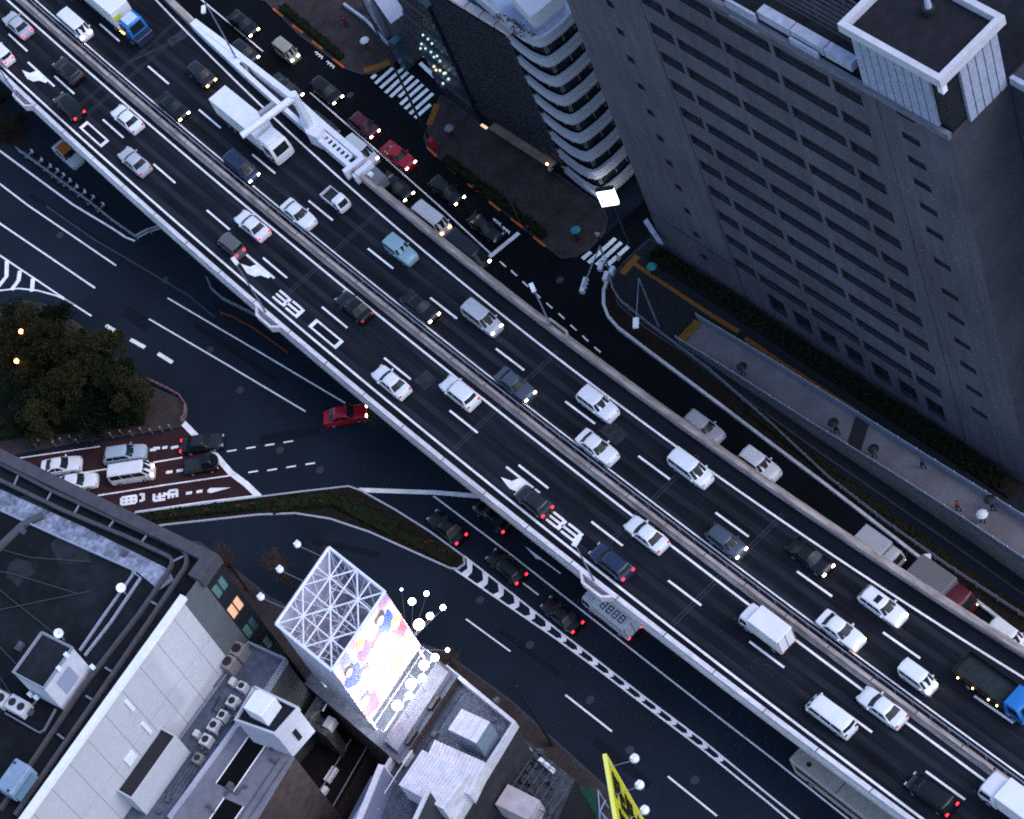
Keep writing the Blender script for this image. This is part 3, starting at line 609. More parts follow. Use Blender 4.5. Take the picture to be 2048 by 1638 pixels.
def vehicles():
    W_, K = 'white', 'black'
    # --- left carriageway, driving away to the upper left
    car('sedan', 34, 48, 'L', 'silver', 'silver sedan with red tail lights, nearest the top left corner', tail=2)
    car('keivan', 4, 108, 'L', W_, 'white boxy van cut by the left edge of the photo', tail=2)
    car('wagon', 136, 140, 'L', K, 'unlit black estate car behind the silver sedan', tail=0)
    car('minivan', 138, 212, 'L', K, 'black people carrier braking beside the painted box near the left edge', tail=2)
    car('sedan', 253, 236, 'L', W_, 'white sedan beside the median, upper one of two in a row at upper left', tail=1)
    car('sedan', 268, 321, 'L', 'silver', 'pale silver sedan with white roof, between the white sedan and the parapet', tail=1)
    car('sedan', 503, 449, 'L', W_, 'white sedan with red tail lights hugging the median above the exit arrow', tail=2)
    car('keivan', 463, 491, 'L', 'grey', 'dark grey mini van with pale nose driving over the exit arrow', tail=2)
    car('sedan', 707, 612, 'L', K, 'black sedan beside the painted box, close to the median', tail=1)
    car('sedan', 781, 762, 'L', W_, 'large white sedan straddling a lane dash near the parapet', tail=1)
    car('suv', 918, 784, 'L', W_, 'white car with black tailgate beside the median, right of the large white sedan', tail=1)
    car('hatch', 1067, 1001, 'L', 'charcoal', 'dark hatchback with bright red tail lights between arrow and comb marking', tail=2)
    car('sedan', 1292, 1067, 'L', W_, 'white sedan with dark windows by the median, right of the comb marking', tail=1)
    car('wagon', 1222, 1122, 'L', 'navy', 'dark blue estate car with red tail lights by the lamp post', tail=2)
    car('van', 1662, 1432, 'L', W_, 'long white van beside the parapet at lower right', tail=0)
    car('sedan', 1763, 1413, 'L', W_, 'rounded white sedan overtaking the long white van', tail=1)
    car('minivan', 1862, 1588, 'L', K, 'black people carrier almost lost in the dark at bottom right', tail=2)
    truck('box_truck', 'truck', 1531, 1252, 'L', 'white box truck with dark rear doors, alone in the middle of the left carriageway', 5.2, 1.95, 1.5, 2.2, PT[W_], 3.0, PT[W_], .8, tail=1, zc=1.6)
    truck('box_truck', 'truck', 2047, 1618, 'L', 'white box truck entering at the bottom right corner', 8.0, 2.2, 1.9, 2.5, PT[W_], 3.2, PT[W_], .95, zc=1.6)
    # --- right carriageway, driving towards the lower right
    car('van', 152, 52, 'R', W_, 'white van with lit headlights beside the blue tractor unit', head=1)
    car('hatch', 402, 148, 'R', 'charcoal', 'dark hatchback with amber lights right behind the white box truck', head=2)
    car('sedan', 345, 212, 'R', K, 'black sedan with lit headlights, left of the white box truck', head=1)
    car('minivan', 484, 335, 'R', 'navy', 'dark blue people carrier below the cab of the white box truck', head=1)
    car('sedan', 596, 427, 'R', W_, 'white sedan next to the median, left of the small open pickup', head=0)
    car('offroad', 802, 501, 'R', 'teal', 'pale turquoise off roader alone beside the right edge line', head=0)
    car('sedan', 840, 612, 'R', K, 'glossy black sedan with headlights, left of the silver people carrier', head=1)
    car('minivan', 964, 636, 'R', 'silver', 'silver people carrier with lit headlights by the right edge line', head=1)
    car('sedan', 1030, 768, 'R', 'slate', 'dark slate sedan with wide white headlights next to the median', head=1)
    car('suv', 1195, 807, 'R', W_, 'white estate car with raised roof, upper one of the pair of white cars', head=0)
    car('sedan', 1194, 893, 'R', W_, 'white sedan with dark windscreen, lower one of the pair of white cars', head=0)
    car('minivan', 1381, 937, 'R', W_, 'long white people carrier close to the right edge line', head=0)
    car('hatch', 1452, 1082, 'R', 'slate', 'slate blue hatchback alone beside the median', head=1)
    car('sedan', 1620, 1113, 'R', K, 'black sedan with two lit headlights near the right parapet', head=1)
    sr = lambda root, kind: MB().box((-.35, 0, 1.505), (.55, .75, .02)).build('sunroof', CGLASS, root, local=True)
    car('wagon', 1765, 1211, 'R', W_, 'white estate car with a dark sunroof', head=1, roof=sr)
    car('sedan', 1681, 1259, 'R', W_, 'white sedan with dark windscreen beside the median, left of the sunroof car', head=2)
    car('keivan', 1836, 1356, 'R', W_, 'small white mini van left of the blue dump truck', head=1)
    truck('pickup_truck', 'truck', 671, 398, 'R', 'small white pickup with an empty open bed', 3.5, 1.48, 1.25, 1.85, PT[W_], floor=.65, boxm=PT[W_], head=0, tail=0, zc=.9, open_bed=(.42, .03), rake=.45)
    r = truck('box_truck', 'truck', 503, 250, 'R', 'large white box truck passing below the white gantry arm', 11.0, 2.35, 2.3, 2.75, PT[W_], 3.5, PT[W_], 1.0, zc=2.0, head=0, gap=.5)
    rbox(3.0, 4.6, 2.0, 2.76, 3.1).build('wind_deflector', PT[W_], r, local=True)
    # tractor with trailer
    loc = place(270, 55, ZD+.004, 1.6); r = thing('trailer_truck', 'bright blue tractor unit pulling a white box trailer', 'truck', loc, heading(loc, 'R'), GRP['R'])
    cab(r, -1.15, 1.0, 2.3, .5, 2.95, PT['blue'], .3); rbox(-.95, .5, 1.5, 2.96, 3.12).build('roof_hatch', mat('pale_roof', (.45, .58, .72), .5, .3), r, local=True)
    rbox(.95, 1.9, 2.2, .5, 1.5).build('front_bumper', PT['navy'], r, local=True)
    rbox(-12.6, -1.9, 2.45, 1.1, 3.7).build('trailer', PT[W_], r, local=True); MB().box((-1.86, -.6, 2.6), (.05, .9, .8)).build('warning_panel', mat('hi_vis', (.6, .62, .05), .6), r, local=True)
    MB().box((-6, 0, .75), (12.0, 1.1, .5)).build('chassis', DARKM, r, local=True); wheels(r, (.4, -3.0, -10.5, -11.6), 2.4, .48, .3); lights(r, 3.8, 2.3, .85, .9, 1, 0)
    for k in range(3): MB().box((-1.7+.35*k, -1.2, 1.0), (.1, .1, .12)).build('marker_lamp', HL_AMB, r, local=True)
    r = truck('dump_truck', 'truck', 1992, 1372, 'R', 'dump truck with a dark bed, side marker lamps and a bright blue cab', 7.4, 2.3, 1.9, 2.6, PT['blue'], floor=1.1, boxm=mat('bed_brown', (.016, .014, .013), .7, .2, nscale=2, namt=.4), head=0, tail=0, zc=1.6, open_bed=(1.0, .25))
    for x in (-3.2, -1.6, .1, 1.0): MB().box((x, -1.2, 1.1), (.12, .1, .12)).build('marker_lamp', mat('marker_lit', (.9, .7, .3), .4, emit=(1, .65, .25), estr=6), r, local=True)
    # --- frontage road
    car('sedan', 486, 46, 'F', K, 'black sedan first behind the tall lamp post on the frontage road', head=1)
    car('hatch', 489, 103, 'F', 'charcoal', 'dark hatchback half hidden by the upper end of the white platform wall', head=1)
    car('keivan', 574, 103, 'F', 'beige', 'beige roofed mini van with bright headlights above the zebra crossing', head=1)
    car('sedan', 573, 176, 'F', 'charcoal', 'dark car half hidden behind the gantry arm end', head=1)
    car('wagon', 652, 180, 'F', K, 'black estate car in the outer lane approaching the zebra crossing', head=1)
    car('sedan', 645, 250, 'F', 'charcoal', 'dark car behind the middle of the white platform wall', head=0)
    car('hatch', 728, 250, 'F', 'maroon', 'dark maroon hatchback with lit headlights, above the red car', head=1)
    car('sedan', 796, 310, 'F', 'red', 'bright red car on the frontage road', head=1)
    car('minivan', 722, 303, 'F', W_, 'white van just emerging beside the lower end of the platform', head=1)
    car('sedan', 792, 372, 'F', K, 'black car in the inner lane, left below the red car', head=1)
    car('wagon', 893, 380, 'F', K, 'black estate car in the outer lane below the red car', head=1)
    car('van', 865, 440, 'F', W_, 'white van with amber headlights behind the right parapet', head=2)
    car('sedan', 970, 453, 'F', K, 'black sedan waiting at the frontage stop line', head=0)
    car('highvan', 939, 507, 'F', 'charcoal', 'long dark grey van with grey roof ahead of the white van', head=1)
    car('wagon', 1407, 853, 'F', 'silver', 'dull white car half hidden by the right parapet, upper of two', head=0)
    car('suv', 1519, 928, 'F', W_, 'white car with dark windscreen half hidden by the right parapet, lower of two', head=0)
    car('sedan', 1637, 1052, 'F', K, 'black car hidden behind the parapet but for one headlight', head=1)
    car('keivan', 2015, 1272, 'F', W_, 'white mini van beyond the parapet at the right edge', head=0)
    truck('box_truck', 'truck', 1762, 1099, 'F', 'small white box truck with one amber headlight behind the parapet', 4.6, 1.7, 1.3, 1.95, PT['silver'], 2.3, PT['silver'], .7, head=2, zc=1.1)
    truck('box_truck', 'truck', 1886, 1180, 'F', 'grey boxed truck with a dark red cab behind the parapet', 6.2, 2.3, 2.0, 2.6, PT['maroon'], 3.2, PT['cargo'], .95, head=1, zc=1.5)
    # --- street left of the expressway
    car('sedan', 690, 829, 'G', 'red', 'red car coming out of the shade under the expressway', head=1, ang=math.radians(-20))
    car('sedan', 893, 1053, 'G', K, 'black sedan with red tail lights left of the thin lane line', tail=2)
    car('sedan', 985, 1030, 'G', K, 'dark car under the expressway showing only two red tail lights', tail=2)
    car('wagon', 1012, 1132, 'G', K, 'black estate car with red tail lights beside the painted arrow', tail=2)
    car('sedan', 1123, 1228, 'G', K, 'black sedan with red tail lights beside the chevron strip', tail=2)
    tx = lambda root, kind: rbox(-1.25, .5, 1.35, 1.40, 1.475).build('orange_roof', PT['orange'], root, local=True)
    car('sedan', 135, 307, 'G', 'silver', 'pale taxi with an orange roof below the expressway edge', name='taxi', cat='taxi', roof=tx, ang=heading(place(135, 307, 0), 'R'))
    r = truck('box_truck', 'truck', 1222, 1222, 'G', 'white roofed truck with dark roof characters, tucked under the expressway edge', 6.2, 2.1, 1.7, 2.4, PT[W_], 2.9, PT[W_], .85, tail=2, zc=1.4)
    b = MB()
    for x in (-2.3, -1.5, -.7, .1):
        for dx, dy, lx, ly in ((-.22, 0, .1, .8), (.22, 0, .1, .8), (0, .36, .4, .1), (0, -.36, .4, .1), (0, 0, .3, .08)): b.box((x+dx, .3+dy, 2.91), (lx, ly, .012))
    b.build('roof_lettering', DARKM, r, local=True)
    loc = place(1690, 1576, .008, 2.4); r = thing('bus', 'long beige grey bus with two round roof vents under the expressway parapet', 'bus', loc, heading(loc, 'G'), GRP['G'])
    rbox(-5.4, 5.4, 2.4, .4, 3.1, .12).build('body', mat('bus_grey', (.36, .34, .31), .6, .3, nscale=1.5, namt=.12), r, local=True); b = MB(); b.box((0, 0, 3.105), (.06, 2.1, .02)); b.build('roof_seam', DARKM, r, local=True)
    for y in (-.5, .5): MB().tube([(3.6, y, 3.1), (3.6, y, 3.2)], .22, 12).build('roof_vent', DARKM, r, local=True)
    for s in (-1, 1): MB().box((0, s*1.205, 2.1), (9.6, .02, .8)).build('side_window', CGLASS, r, local=True)
    MB().box((5.41, 0, 2.0), (.02, 2.0, 1.1)).build('windscreen', CGLASS, r, local=True); wheels(r, (3.4, -3.0), 2.4, .48, .3); lights(r, 10.8, 2.4, .8, .9, 0, 1)
    # --- red lanes
    aj = lambda x0, y0, x1, y1: math.atan2(*(P(x1, y1)-P(x0, y0)).yx)
    a = aj(200, 990, 465, 950)
    car('coupe', 121, 930, 'J', W_, 'white sedan behind the pale blue estate car on the red lanes', ang=a)
    car('sedan', 152, 964, 'J', W_, 'white car half hidden by the dark roof edge', ang=a)
    car('wagon', 249, 907, 'J', 'greyblue', 'pale blue estate car queueing on the red lanes', ang=a)
    car('van', 264, 947, 'J', W_, 'white van with a three panel roof on the red lanes', head=2, ang=a)
    car('sedan', 404, 886, 'J', 'charcoal', 'dark sedan with grey roof crossing the stop line', tail=2, ang=a)
    truck('pickup_truck', 'truck', 402, 928, 'J', 'black mini truck waiting at the stop line', 3.5, 1.5, 1.3, 1.85, PT[K], floor=.7, boxm=PT['charcoal'], head=2, tail=0, zc=.9, open_bed=(.35, .3), ang=a)
vehicles()
# ---------------------------------------------------------------- big grey office slab on the right
FA = Vector((21.08, 166.81, 0)); FD = Vector((.3681, -.9298, 0)); FN = Vector((.9298, .3681, 0))      # facade start, along, into the building
def fp(s, z, d=0.0): return FA+FD*s+FN*d+Vector((0, 0, z))
def facade(b, at, s0, s1, z0, z1, holes, depth, mi=0, ri=0):
    """wall sheet with real openings and reveals; at(s,z,d) maps to space"""
    xs = sorted({s0, s1, *[h[0] for h in holes], *[h[1] for h in holes]}); zs = sorted({z0, z1, *[h[2] for h in holes], *[h[3] for h in holes]})
    hs = sorted(holes, key=lambda h: h[2])
    for zi in range(len(zs)-1):
        za, zb = zs[zi], zs[zi+1]; run = None; row = [h for h in hs if h[2] <= za+1e-6 and h[3] >= zb-1e-6]
        for xi in range(len(xs)-1):
            xa, xb = xs[xi], xs[xi+1]; hole = any(h[0] <= xa+1e-6 and h[1] >= xb-1e-6 for h in row)
            if not hole: run = (run[0], xb) if run else (xa, xb)
            if hole or xi == len(xs)-2:
                if run: b.face((at(run[0], za, 0), at(run[1], za, 0), at(run[1], zb, 0), at(run[0], zb, 0)), mi)
                run = None
    for h in holes:
        a, c, e, f = h[:4]
        b.face((at(a, e, 0), at(c, e, 0), at(c, e, depth), at(a, e, depth)), ri); b.face((at(a, f, 0), at(a, f, depth), at(c, f, depth), at(c, f, 0)), ri)
        b.face((at(a, e, 0), at(a, e, depth), at(a, f, depth), at(a, f, 0)), ri); b.face((at(c, e, 0), at(c, f, 0), at(c, f, depth), at(c, e, depth)), ri)
def window(root, at, h, depth, frame=None, mull=0, glass=GLASSD):
    a, c, e, f = h[:4]; b = MB(); b.face((at(a, e, depth-.01), at(c, e, depth-.01), at(c, f, depth-.01), at(a, f, depth-.01)), 0)
    o = b.build('window', glass, root)
    if frame:
        b = MB(); t = .05
        def bar(x0, x1, zz0, zz1): 
            q = [at(x0, zz0, depth-.07), at(x1, zz0, depth-.07), at(x1, zz1, depth-.07), at(x0, zz1, depth-.07)]; r = [at(x0, zz0, depth-.012), at(x1, zz0, depth-.012), at(x1, zz1, depth-.012), at(x0, zz1, depth-.012)]
            b.face(q); [b.face((q[k], q[(k+1) % 4], r[(k+1) % 4], r[k])) for k in range(4)]
        bar(a, c, e, e+t*1.6)
        for k in range(1, mull+1): x = a+(c-a)*k/(mull+1); bar(x-t/2, x+t/2, e+t*1.6, f)
        q = b.build('window_frame', frame, o)
    return o
root = thing('office_building', 'huge grey concrete building with long recessed window bands and a louvred corner tower', 'building', fp(24, 0, 8))
H = []
for k in range(12):
    z = 6.35+3.85*k
    for s0, s1 in ((12.2, 15.0), (15.5, 21.75), (22.25, 28.4), (28.9, 34.9), (35.4, 38.4)): H.append((s0, s1, z, z+1.48, 'b'))
for k in range(12): H.append((6.6, 7.5, 3.2+3.79*k, 4.1+3.79*k, 's'))
for z in (51.0, 48.0, 45.0, 42.1, 38.9, 35.6, 31.3, 26.9, 23.3, 19.5, 15.8, 12.0, 8.3): H.append((42.25, 44.1, z-.42, z+.42, 's'))
for k in range(7): H.append((15.8+3.35*k, 18.0+3.35*k, 2.0, 4.7, 'g'))
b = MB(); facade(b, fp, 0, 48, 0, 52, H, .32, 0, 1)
# other walls of the slab, shade put into their darker colour, and its roof
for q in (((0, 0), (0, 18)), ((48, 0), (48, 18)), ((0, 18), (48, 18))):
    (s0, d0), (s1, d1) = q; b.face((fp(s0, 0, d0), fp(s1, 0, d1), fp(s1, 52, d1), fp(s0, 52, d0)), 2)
b.build('wall', [CONCG, mat('recess_shade', (.022, .024, .032), .8, .2, nscale=1.2, namt=.4), mat('side_wall_shade', (.040, .044, .060), .8, .2, nscale=2, namt=.15, nscale2=.2, namt2=.2)], root)  # window reveals darker than the wall: recess shade put into their colour
b = MB(); b.face((fp(0, 51.3, .3), fp(48, 51.3, .3), fp(48, 51.3, 18), fp(0, 51.3, 18))); b.build('roof', ROOFD, root)
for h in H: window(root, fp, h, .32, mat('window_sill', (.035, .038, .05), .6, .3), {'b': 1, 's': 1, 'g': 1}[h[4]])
b = MB()
for k in range(3): b.sweep([fp(0, 0), fp(48, 0)], [(-.0, 52-.4), (.35, 52-.4), (.35, 52.25), (-.06, 52.25)]) if k == 0 else None
b.build('parapet', mat('roof_edge', (.12, .13, .165), .8, .2, nscale=1, namt=.2), root)
LP = mat('light_metal', (.30, .33, .42), .6, .3, nscale=1.2, namt=.25)
for s0, s1, z0, z1 in ((24.6, 27.9, 51.2, 53.3), (31.6, 34.6, 51.3, 52.9)): b = MB(); c = fp((s0+s1)/2, (z0+z1)/2, -.10); b.box(c, (s1-s0, .22, z1-z0), math.atan2(FD.y, FD.x)); b.build('cladding_panel', LP, root)
AXF = math.atan2(FD.y, FD.x)
b = MB(); b.box(fp(11.95, 26, -.004), (.10, .03, 52), AXF); b.build('facade_joint', DARKM, root); b = MB(); b.box(fp(5.95, 5.95, -.005), (11.9, .03, .14), AXF); b.build('facade_joint', DARKM, root); b = MB(); b.box(fp(40.2, 26, -.004), (.06, .03, 50), AXF); b.build('facade_joint', DARKM, root)
b = MB()
for s0, s1 in ((27.9, 31.4), (31.5, 35.0), (35.1, 38.0)): b.box(fp((s0+s1)/2, 53.0, .6), (s1-s0-.05, .9, .9), AXF)
b.build('parapet_coping', LP, root)
# roof plant: dark louvred screen, pipe, boxes
b = MB()
for k in range(9): b.box(fp(19.5, 52.6+.42*k, 2.3+.16*k), (36, .10, .26), AXF)
for s in range(3, 38, 4): b.box(fp(s, 54.2, 3.3), (.2, .2, 5.6), AXF)
b.build('plant_screen', mat('plant_screen', (.055, .058, .075), .7, .3, nscale=1.5, namt=.3), root)
b = MB(); b.tube([fp(8, 56.7, 4.0), fp(38, 56.7, 4.0)], .09, 6); b.build('roof_pipe', STEELW, root)
b = MB()
for s, d, l, w_, h_ in ((33, 8, 5, 3, 2.2), (25, 9, 6, 4, 2.6), (14, 9, 7, 4, 2.2), (36.2, 6.8, 2.2, 3, 1.5)): b.box(fp(s, 51.3+h_/2, d), (l, w_, h_), AXF)
b.build('plant_box', mat('plant_box', (.045, .05, .065), .8, .2, nscale=1.5, namt=.3), root)
# the louvred tower on the corner
t0, t1, td, zt = 38.6, 48.15, 6.7, 58.6
b = MB(); b.prism([fp(t0+.3, 0, .25), fp(t1-.25, 0, .25), fp(t1-.25, 0, td-.3), fp(t0+.3, 0, td-.3)], zt-.9, 51.3); b.build('tower_core', mat('tower_dark', (.010, .012, .017), .5, .4), root)
LOUV = mat('louvre_metal', (.28, .31, .41), .55, .4, nscale=2.2, namt=.22)
b = MB(); w_ = .78
for k in range(9): b.box(fp(t0+1.0+.86*k, 55.0, .06), (.74, .3, 6.6), AXF)
b.box(fp(43.0, 51.55, -.05), (8.6, .16, .5), AXF)
for k in range(9):
    for z in (52.6, 53.9, 55.2, 56.5): b.box(fp(t0+1.0+.86*k, z, -.10), (.70, .03, .05), AXF)
b.build('louvre_panel', LOUV, root)
b = MB()
for k in range(5): b.box(fp(t1-.06, 54.8, 2.3+.86*k), (.3, .74, 6.4), AXF)
b.build('louvre_panel', LOUV, root)
b = MB(); b.box(fp(t1-.3, 57.2, .3), (.5, .5, .9), AXF); b.build('corner_vent', STEELW, root)
b = MB()
for s0, s1, d0, d1 in ((t0-.3, t1+.3, -.3, .22), (t0-.3, t1+.3, td-.22, td+.3), (t0-.3, t0+.22, .22, td-.22), (t1-.22, t1+.3, .22, td-.22)): b.box(fp((s0+s1)/2, zt-.1, (d0+d1)/2), (s1-s0, d1-d0, .9), AXF)
b.build('tower_coping', mat('coping', (.46, .46, .51), .7, .3, nscale=1.5, namt=.12), root)
b = MB(); b.face((fp(t0, zt-.4, 0), fp(t1, zt-.4, 0), fp(t1, zt-.4, td), fp(t0, zt-.4, td))); b.build('tower_roof', mat('tower_roof', (.015, .0155, .020), .9, .1, nscale=1, namt=.25), root)
b = MB(); p = fp(43.1, zt-.4, 4.6); b.tube([p, p+Vector((0, 0, .8))], .5, 10); b.build('vent_base', DARKM, root)
b = MB(); b.tube([p+Vector((0, 0, .8)), p+Vector((0, 0, 2.6))], .28, 8, r2=.16); b.build('vent_pipe', LP, root)
b = MB(); b.box(fp(54, 30, 11.5), (11.7, 10, 44), AXF); b.build('side_wing', MATS['side_wall_shade'], root)  # same darkened colour as the end walls, shade painted in
b = MB(); b.box(fp(54.0, 52.2, 6.4), (11, .4, .8), AXF); b.build('parapet', LP, root)
# small porch at the near corner, and the planted base
b = MB(); b.prism(PL([(1288, 446), (1296, 440), (1328, 490), (1315, 486)], 2.6), 2.9, 2.6); b.build('porch_roof', LP, root)
b = MB(); b.prism([fp(-.2, 0, -2.2), fp(47, 0, -2.2), fp(47, 0, -.4), fp(-.2, 0, -.4)], .5, .14); o = b.build('hedge', SOIL); tag(o, 'dark clipped hedge along the foot of the grey slab building', 'hedge')
LEAF = mat('leaf_dark', (.009, .013, .006), .9, .1, nscale=3, namt=.6)
def leafage(name, boxes, n, m, size=.28, parent=None, rnd=None):
    rnd = rnd or random; b = MB()
    for (c, d, ax, cnt) in boxes:
        ca, sa = math.cos(ax), math.sin(ax)
        for _ in range(cnt):
            x, y, z = (rnd.uniform(-.5, .5)*d[k] for k in range(3)); p = Vector((c[0]+x*ca-y*sa, c[1]+x*sa+y*ca, c[2]+z))
            u = Vector((rnd.gauss(0, 1), rnd.gauss(0, 1), rnd.gauss(0, .6))).normalized(); v = u.orthogonal().normalized(); s = size*rnd.uniform(.6, 1.4)
            b.face((p-u*s, p+v*s*.6, p+u*s, p-v*s*.6))
    return b.build(name, m, parent, fix=False)
leafage('foliage', [(fp(23, .75, -1.3), (46, 1.7, .7), AXF, 2600)], 0, LEAF, .22, o)
# ---------------------------------------------------------------- rounded balcony building
out = [(-12, 218), (1000, 33), (1016, 47), (1039, 64), (1060, 74), (1074, 77), (1086, 73), (1097, 66), (1122, 46), (1145, 23)]
O2 = [P(x, y, 26.7) for x, y in out[1:]]
dr = (O2[-1]-O2[-2]).normalized(); dl = (O2[0]-O2[1]).normalized()
ring = [O2[0]+dl*6]+O2+[O2[-1]+dr*8]
back = [ring[-1]+FN*0.01-FD*9, ring[0]+FN*10]
cen = sum(ring, Vector())/len(ring)
root = thing('apartment_building', 'pale building with rounded corner and eight stacked balcony bands', 'building', (cen.x, cen.y, 0))
def outset(pts, d):
    r = []
    for k, p in enumerate(pts):
        t = pts[min(k+1, len(pts)-1)]-pts[max(k-1, 0)]; t.z = 0; t.normalize(); r.append(p+Vector((t.y, -t.x, 0))*d)
    return r
sgn = 1 if (outset(ring, 1)[5]-cen).length > (ring[5]-cen).length else -1
def at(d): return outset(ring, d*sgn)
SP = mat('balcony_band', (.30, .315, .36), .7, .3, nscale=1.5, namt=.12, stretch=(0, 1, 1, 10))
core = [(p.x, p.y) for p in at(-.75)]+[(q.x, q.y) for q in back]
b = MB(); b.prism(core, 25.4, 0.0, bottom=False); b.build('wall', GLASSD, root)
FH = 2.97
for k in range(9):
    z1 = 26.6-FH*k
    if z1-1.3 < 1: break
    b = MB(); A_, B_ = at(0), at(-.35)
    prof = ((A_, -1.25), (A_, -.85), (at(-.05), -.80), (at(-.05), -.45), (A_, -.40), (A_, 0), (B_, 0), (B_, -1.0), (at(-.8), -1.25))
    for (p, za), (q, zb) in zip(prof, prof[1:]+prof[:1]):
        for j in range(len(p)-1):
            b.face([Vector((v.x, v.y, z1+zz)) for v, zz in ((p[j], za), (p[j+1], za), (q[j+1], zb), (q[j], zb))])
    b.build('balcony_band', SP, root)
    if k < 8:
        b = MB(); G = at(-.72)
        for j in (3, 5, 6, 8, 9):
            p = G[j]; b.box((p.x, p.y, z1-1.25-.86), (.09, .09, 1.7))
        b.build('window_mullion', mat('mullion', (.16, .16, .17), .6, .3), root)
b = MB(); b.face([Vector((x, y, 26.0)) for x, y in [(p.x, p.y) for p in at(-.3)]+[(q.x, q.y) for q in back]]); b.build('roof', mat('pale_roofing', (.27, .31, .42), .85, .2, nscale=.9, namt=.3), root)
c = P(1052, 30, 27.5); b = MB(); b.prism(PL([(1018, -12), (1060, 34), (1076, 24), (1120, -15), (1060, -45)], 28.2), 28.2, 26.0); b.build('roof_room', WHITEW, root)
for q_ in ((P(1018, 42, 26.5), (3.5, .5, .8), 2.1, 160), (P(1047, 66, 26.5), (2.6, .5, .8), 2.2, 120)): leafage('roof_plants', [q_], 0, mat('rust_plants', (.05, .03, .026), .9, .1, nscale=3, namt=.6), .12, root)
b = MB(); ax_ = math.atan2(dr.y, dr.x)+.75; b.box(P(1215, 393, 3.6), (.45, 1.75, 2.5), ax_)
b.build('lit_sign', mat('lit_sign', (.9, .9, .9), .5, emit=(1, 1, 1), estr=2.4), root)
b = MB(); q_ = P(1215, 393, 3.6)
for z_ in (-1.3, 1.3): b.box(q_+Vector((0, 0, z_)), (.55, 1.9, .1), ax_)
b.box(q_+Vector((0, 0, -2.4)), (.2, .2, 2.3), ax_); b.build('sign_frame', DARKM, root)
b = MB(); b.prism([P(1166, 372, 3.6), P(1206, 402, 3.6), P(1206, 394, 3.6), P(1168, 366, 3.6)], 3.6, 3.1); b.build('canopy', CONCL, root)
for x, y, z in (): MB().box(P(x, y, z), (.3, .9, .5), .9).build('lit_window', mat('shop_glow', (.2, .1, .03), .5, emit=(1, .5, .15), estr=.05), root)
# ---------------------------------------------------------------- dark screened building
DA, DB = P(960, 250), P(1152, 373); DD = (DB-DA).normalized(); DN = Vector((-DD.y, DD.x, 0)); DN = DN if DN.x > 0 else -DN
def dp(s, z, d=0.): return DA+DD*s+DN*d+Vector((0, 0, z))
AXD = math.atan2(DD.y, DD.x)
root = thing('office_building', 'black building wrapped in fine mesh screens with a pink edged roof', 'building', dp(5, 0, 5))
b = MB(); b.prism([dp(1.5, 0), dp(14.4, 0), dp(14.4, 0, 11), dp(1.5, 0, 11)], 23.5, 0, bottom=False); b.build('wall', mat('screen_dark', (.005, .006, .008), .7, .2), root)
SCR = mat('mesh_screen', (.055, .062, .09), .6, .4, nscale=3.2, namt=.8, col2=(.004, .004, .006))
b = MB()
for k in range(47): b.box(dp(1.7+.27*k, 13.4, -.12-.05*(k % 2)), (.06, .12, 20), AXD)
for k in range(34): b.box(dp(8.0, 3.9+.58*k, -.06), (12.7, .06, .10), AXD)
b.build('mesh_screen', SCR, root)
b = MB()
for k in range(6): b.box(dp(2.6+2.15*k, 23.9, .35), (1.95, .8, .4), AXD)
b.build('roof_edge', mat('pink_tiles', (.48, .40, .42), .8, .2, nscale=2, namt=.12), root)
b = MB(); b.face((dp(1.5, 23.52, .6), dp(14.4, 23.52, .6), dp(14.4, 23.52, 11), dp(1.5, 23.52, 11))); b.build('roof', mat('blue_roof', (.03, .06, .10), .8, .2, nscale=1, namt=.4), root)
b = MB(); b.tube([dp(1.6, 24.3, 1.6), dp(14.2, 24.3, 1.6)], .07, 5); b.build('roof_rail', STEELW, root)
b = MB(); b.box(dp(8, 25.2, 6.5), (7, 4, 3), AXD); b.build('plant_box', CONCL, root)
b = MB(); b.box(dp(8.4, 2.9, -.5), (9.5, .95, .22), AXD); b.build('awning', mat('awning', (.17, .12, .10), .8, .2, nscale=1.2, namt=.35), root)
b = MB(); b.box(dp(3.0, 2.95, -1.05), (.9, .3, .1), AXD); b.build('lit_soffit', mat('soffit_glow', (.6, .4, .3), .5, emit=(1, .62, .4), estr=.5), root)
b = MB(); b.ball(P(1094, 328, 3.4), .14); b.build('awning_lamp', mat('lamp_warm', (1, .7, .3), .4, emit=(1, .6, .2), estr=5), root)
# ---------------------------------------------------------------- glass shop building left of it
GA = P(884, 186); GB = P(958, 247); GD = (GB-GA).normalized(); GN = Vector((-GD.y, GD.x, 0)); GN = GN if GN.x > 0 else -GN; AXG = math.atan2(GD.y, GD.x)
def gp_(s, z, d=0.): return GA+GD*s+GN*d+Vector((0, 0, z))
root = thing('shop_building', 'dark glass corner shop building with strings of small white lights', 'building', gp_(3, 0, 4))
b = MB(); b.prism([gp_(0, 0), gp_(7, 0), gp_(7, 0, 9), gp_(0, 0, 9)], 19, 0, bottom=False); b.build('wall', mat('shop_glass', (.016, .024, .034), .3, .5, nscale=.7, namt=.5), root)
b = MB()
for z in (3.2, 6.6, 10, 13.4, 16.8): b.box(gp_(3.5, z, -.08), (7.05, .18, .5), AXG); b.box(gp_(-.08, z, 4.5), (.18, 9, .5), AXG)
b.build('floor_band', mat('floor_band', (.035, .042, .058), .6, .3, nscale=1, namt=.3), root)
def onw(px, py, A, N, d):
    r = Vector(fw*FPX+(px-1024)*rt-(py-819)*up); o = Vector(CAMP); return o+r*((A+N*d-o).dot(N)/r.dot(N))
LB = mat('bulb', (.8, 1, 1), .4, emit=(.65, 1, .95), estr=.35); LW = mat('bulb_warm', (1, .9, .6), .4, emit=(1, .8, .45), estr=.5)
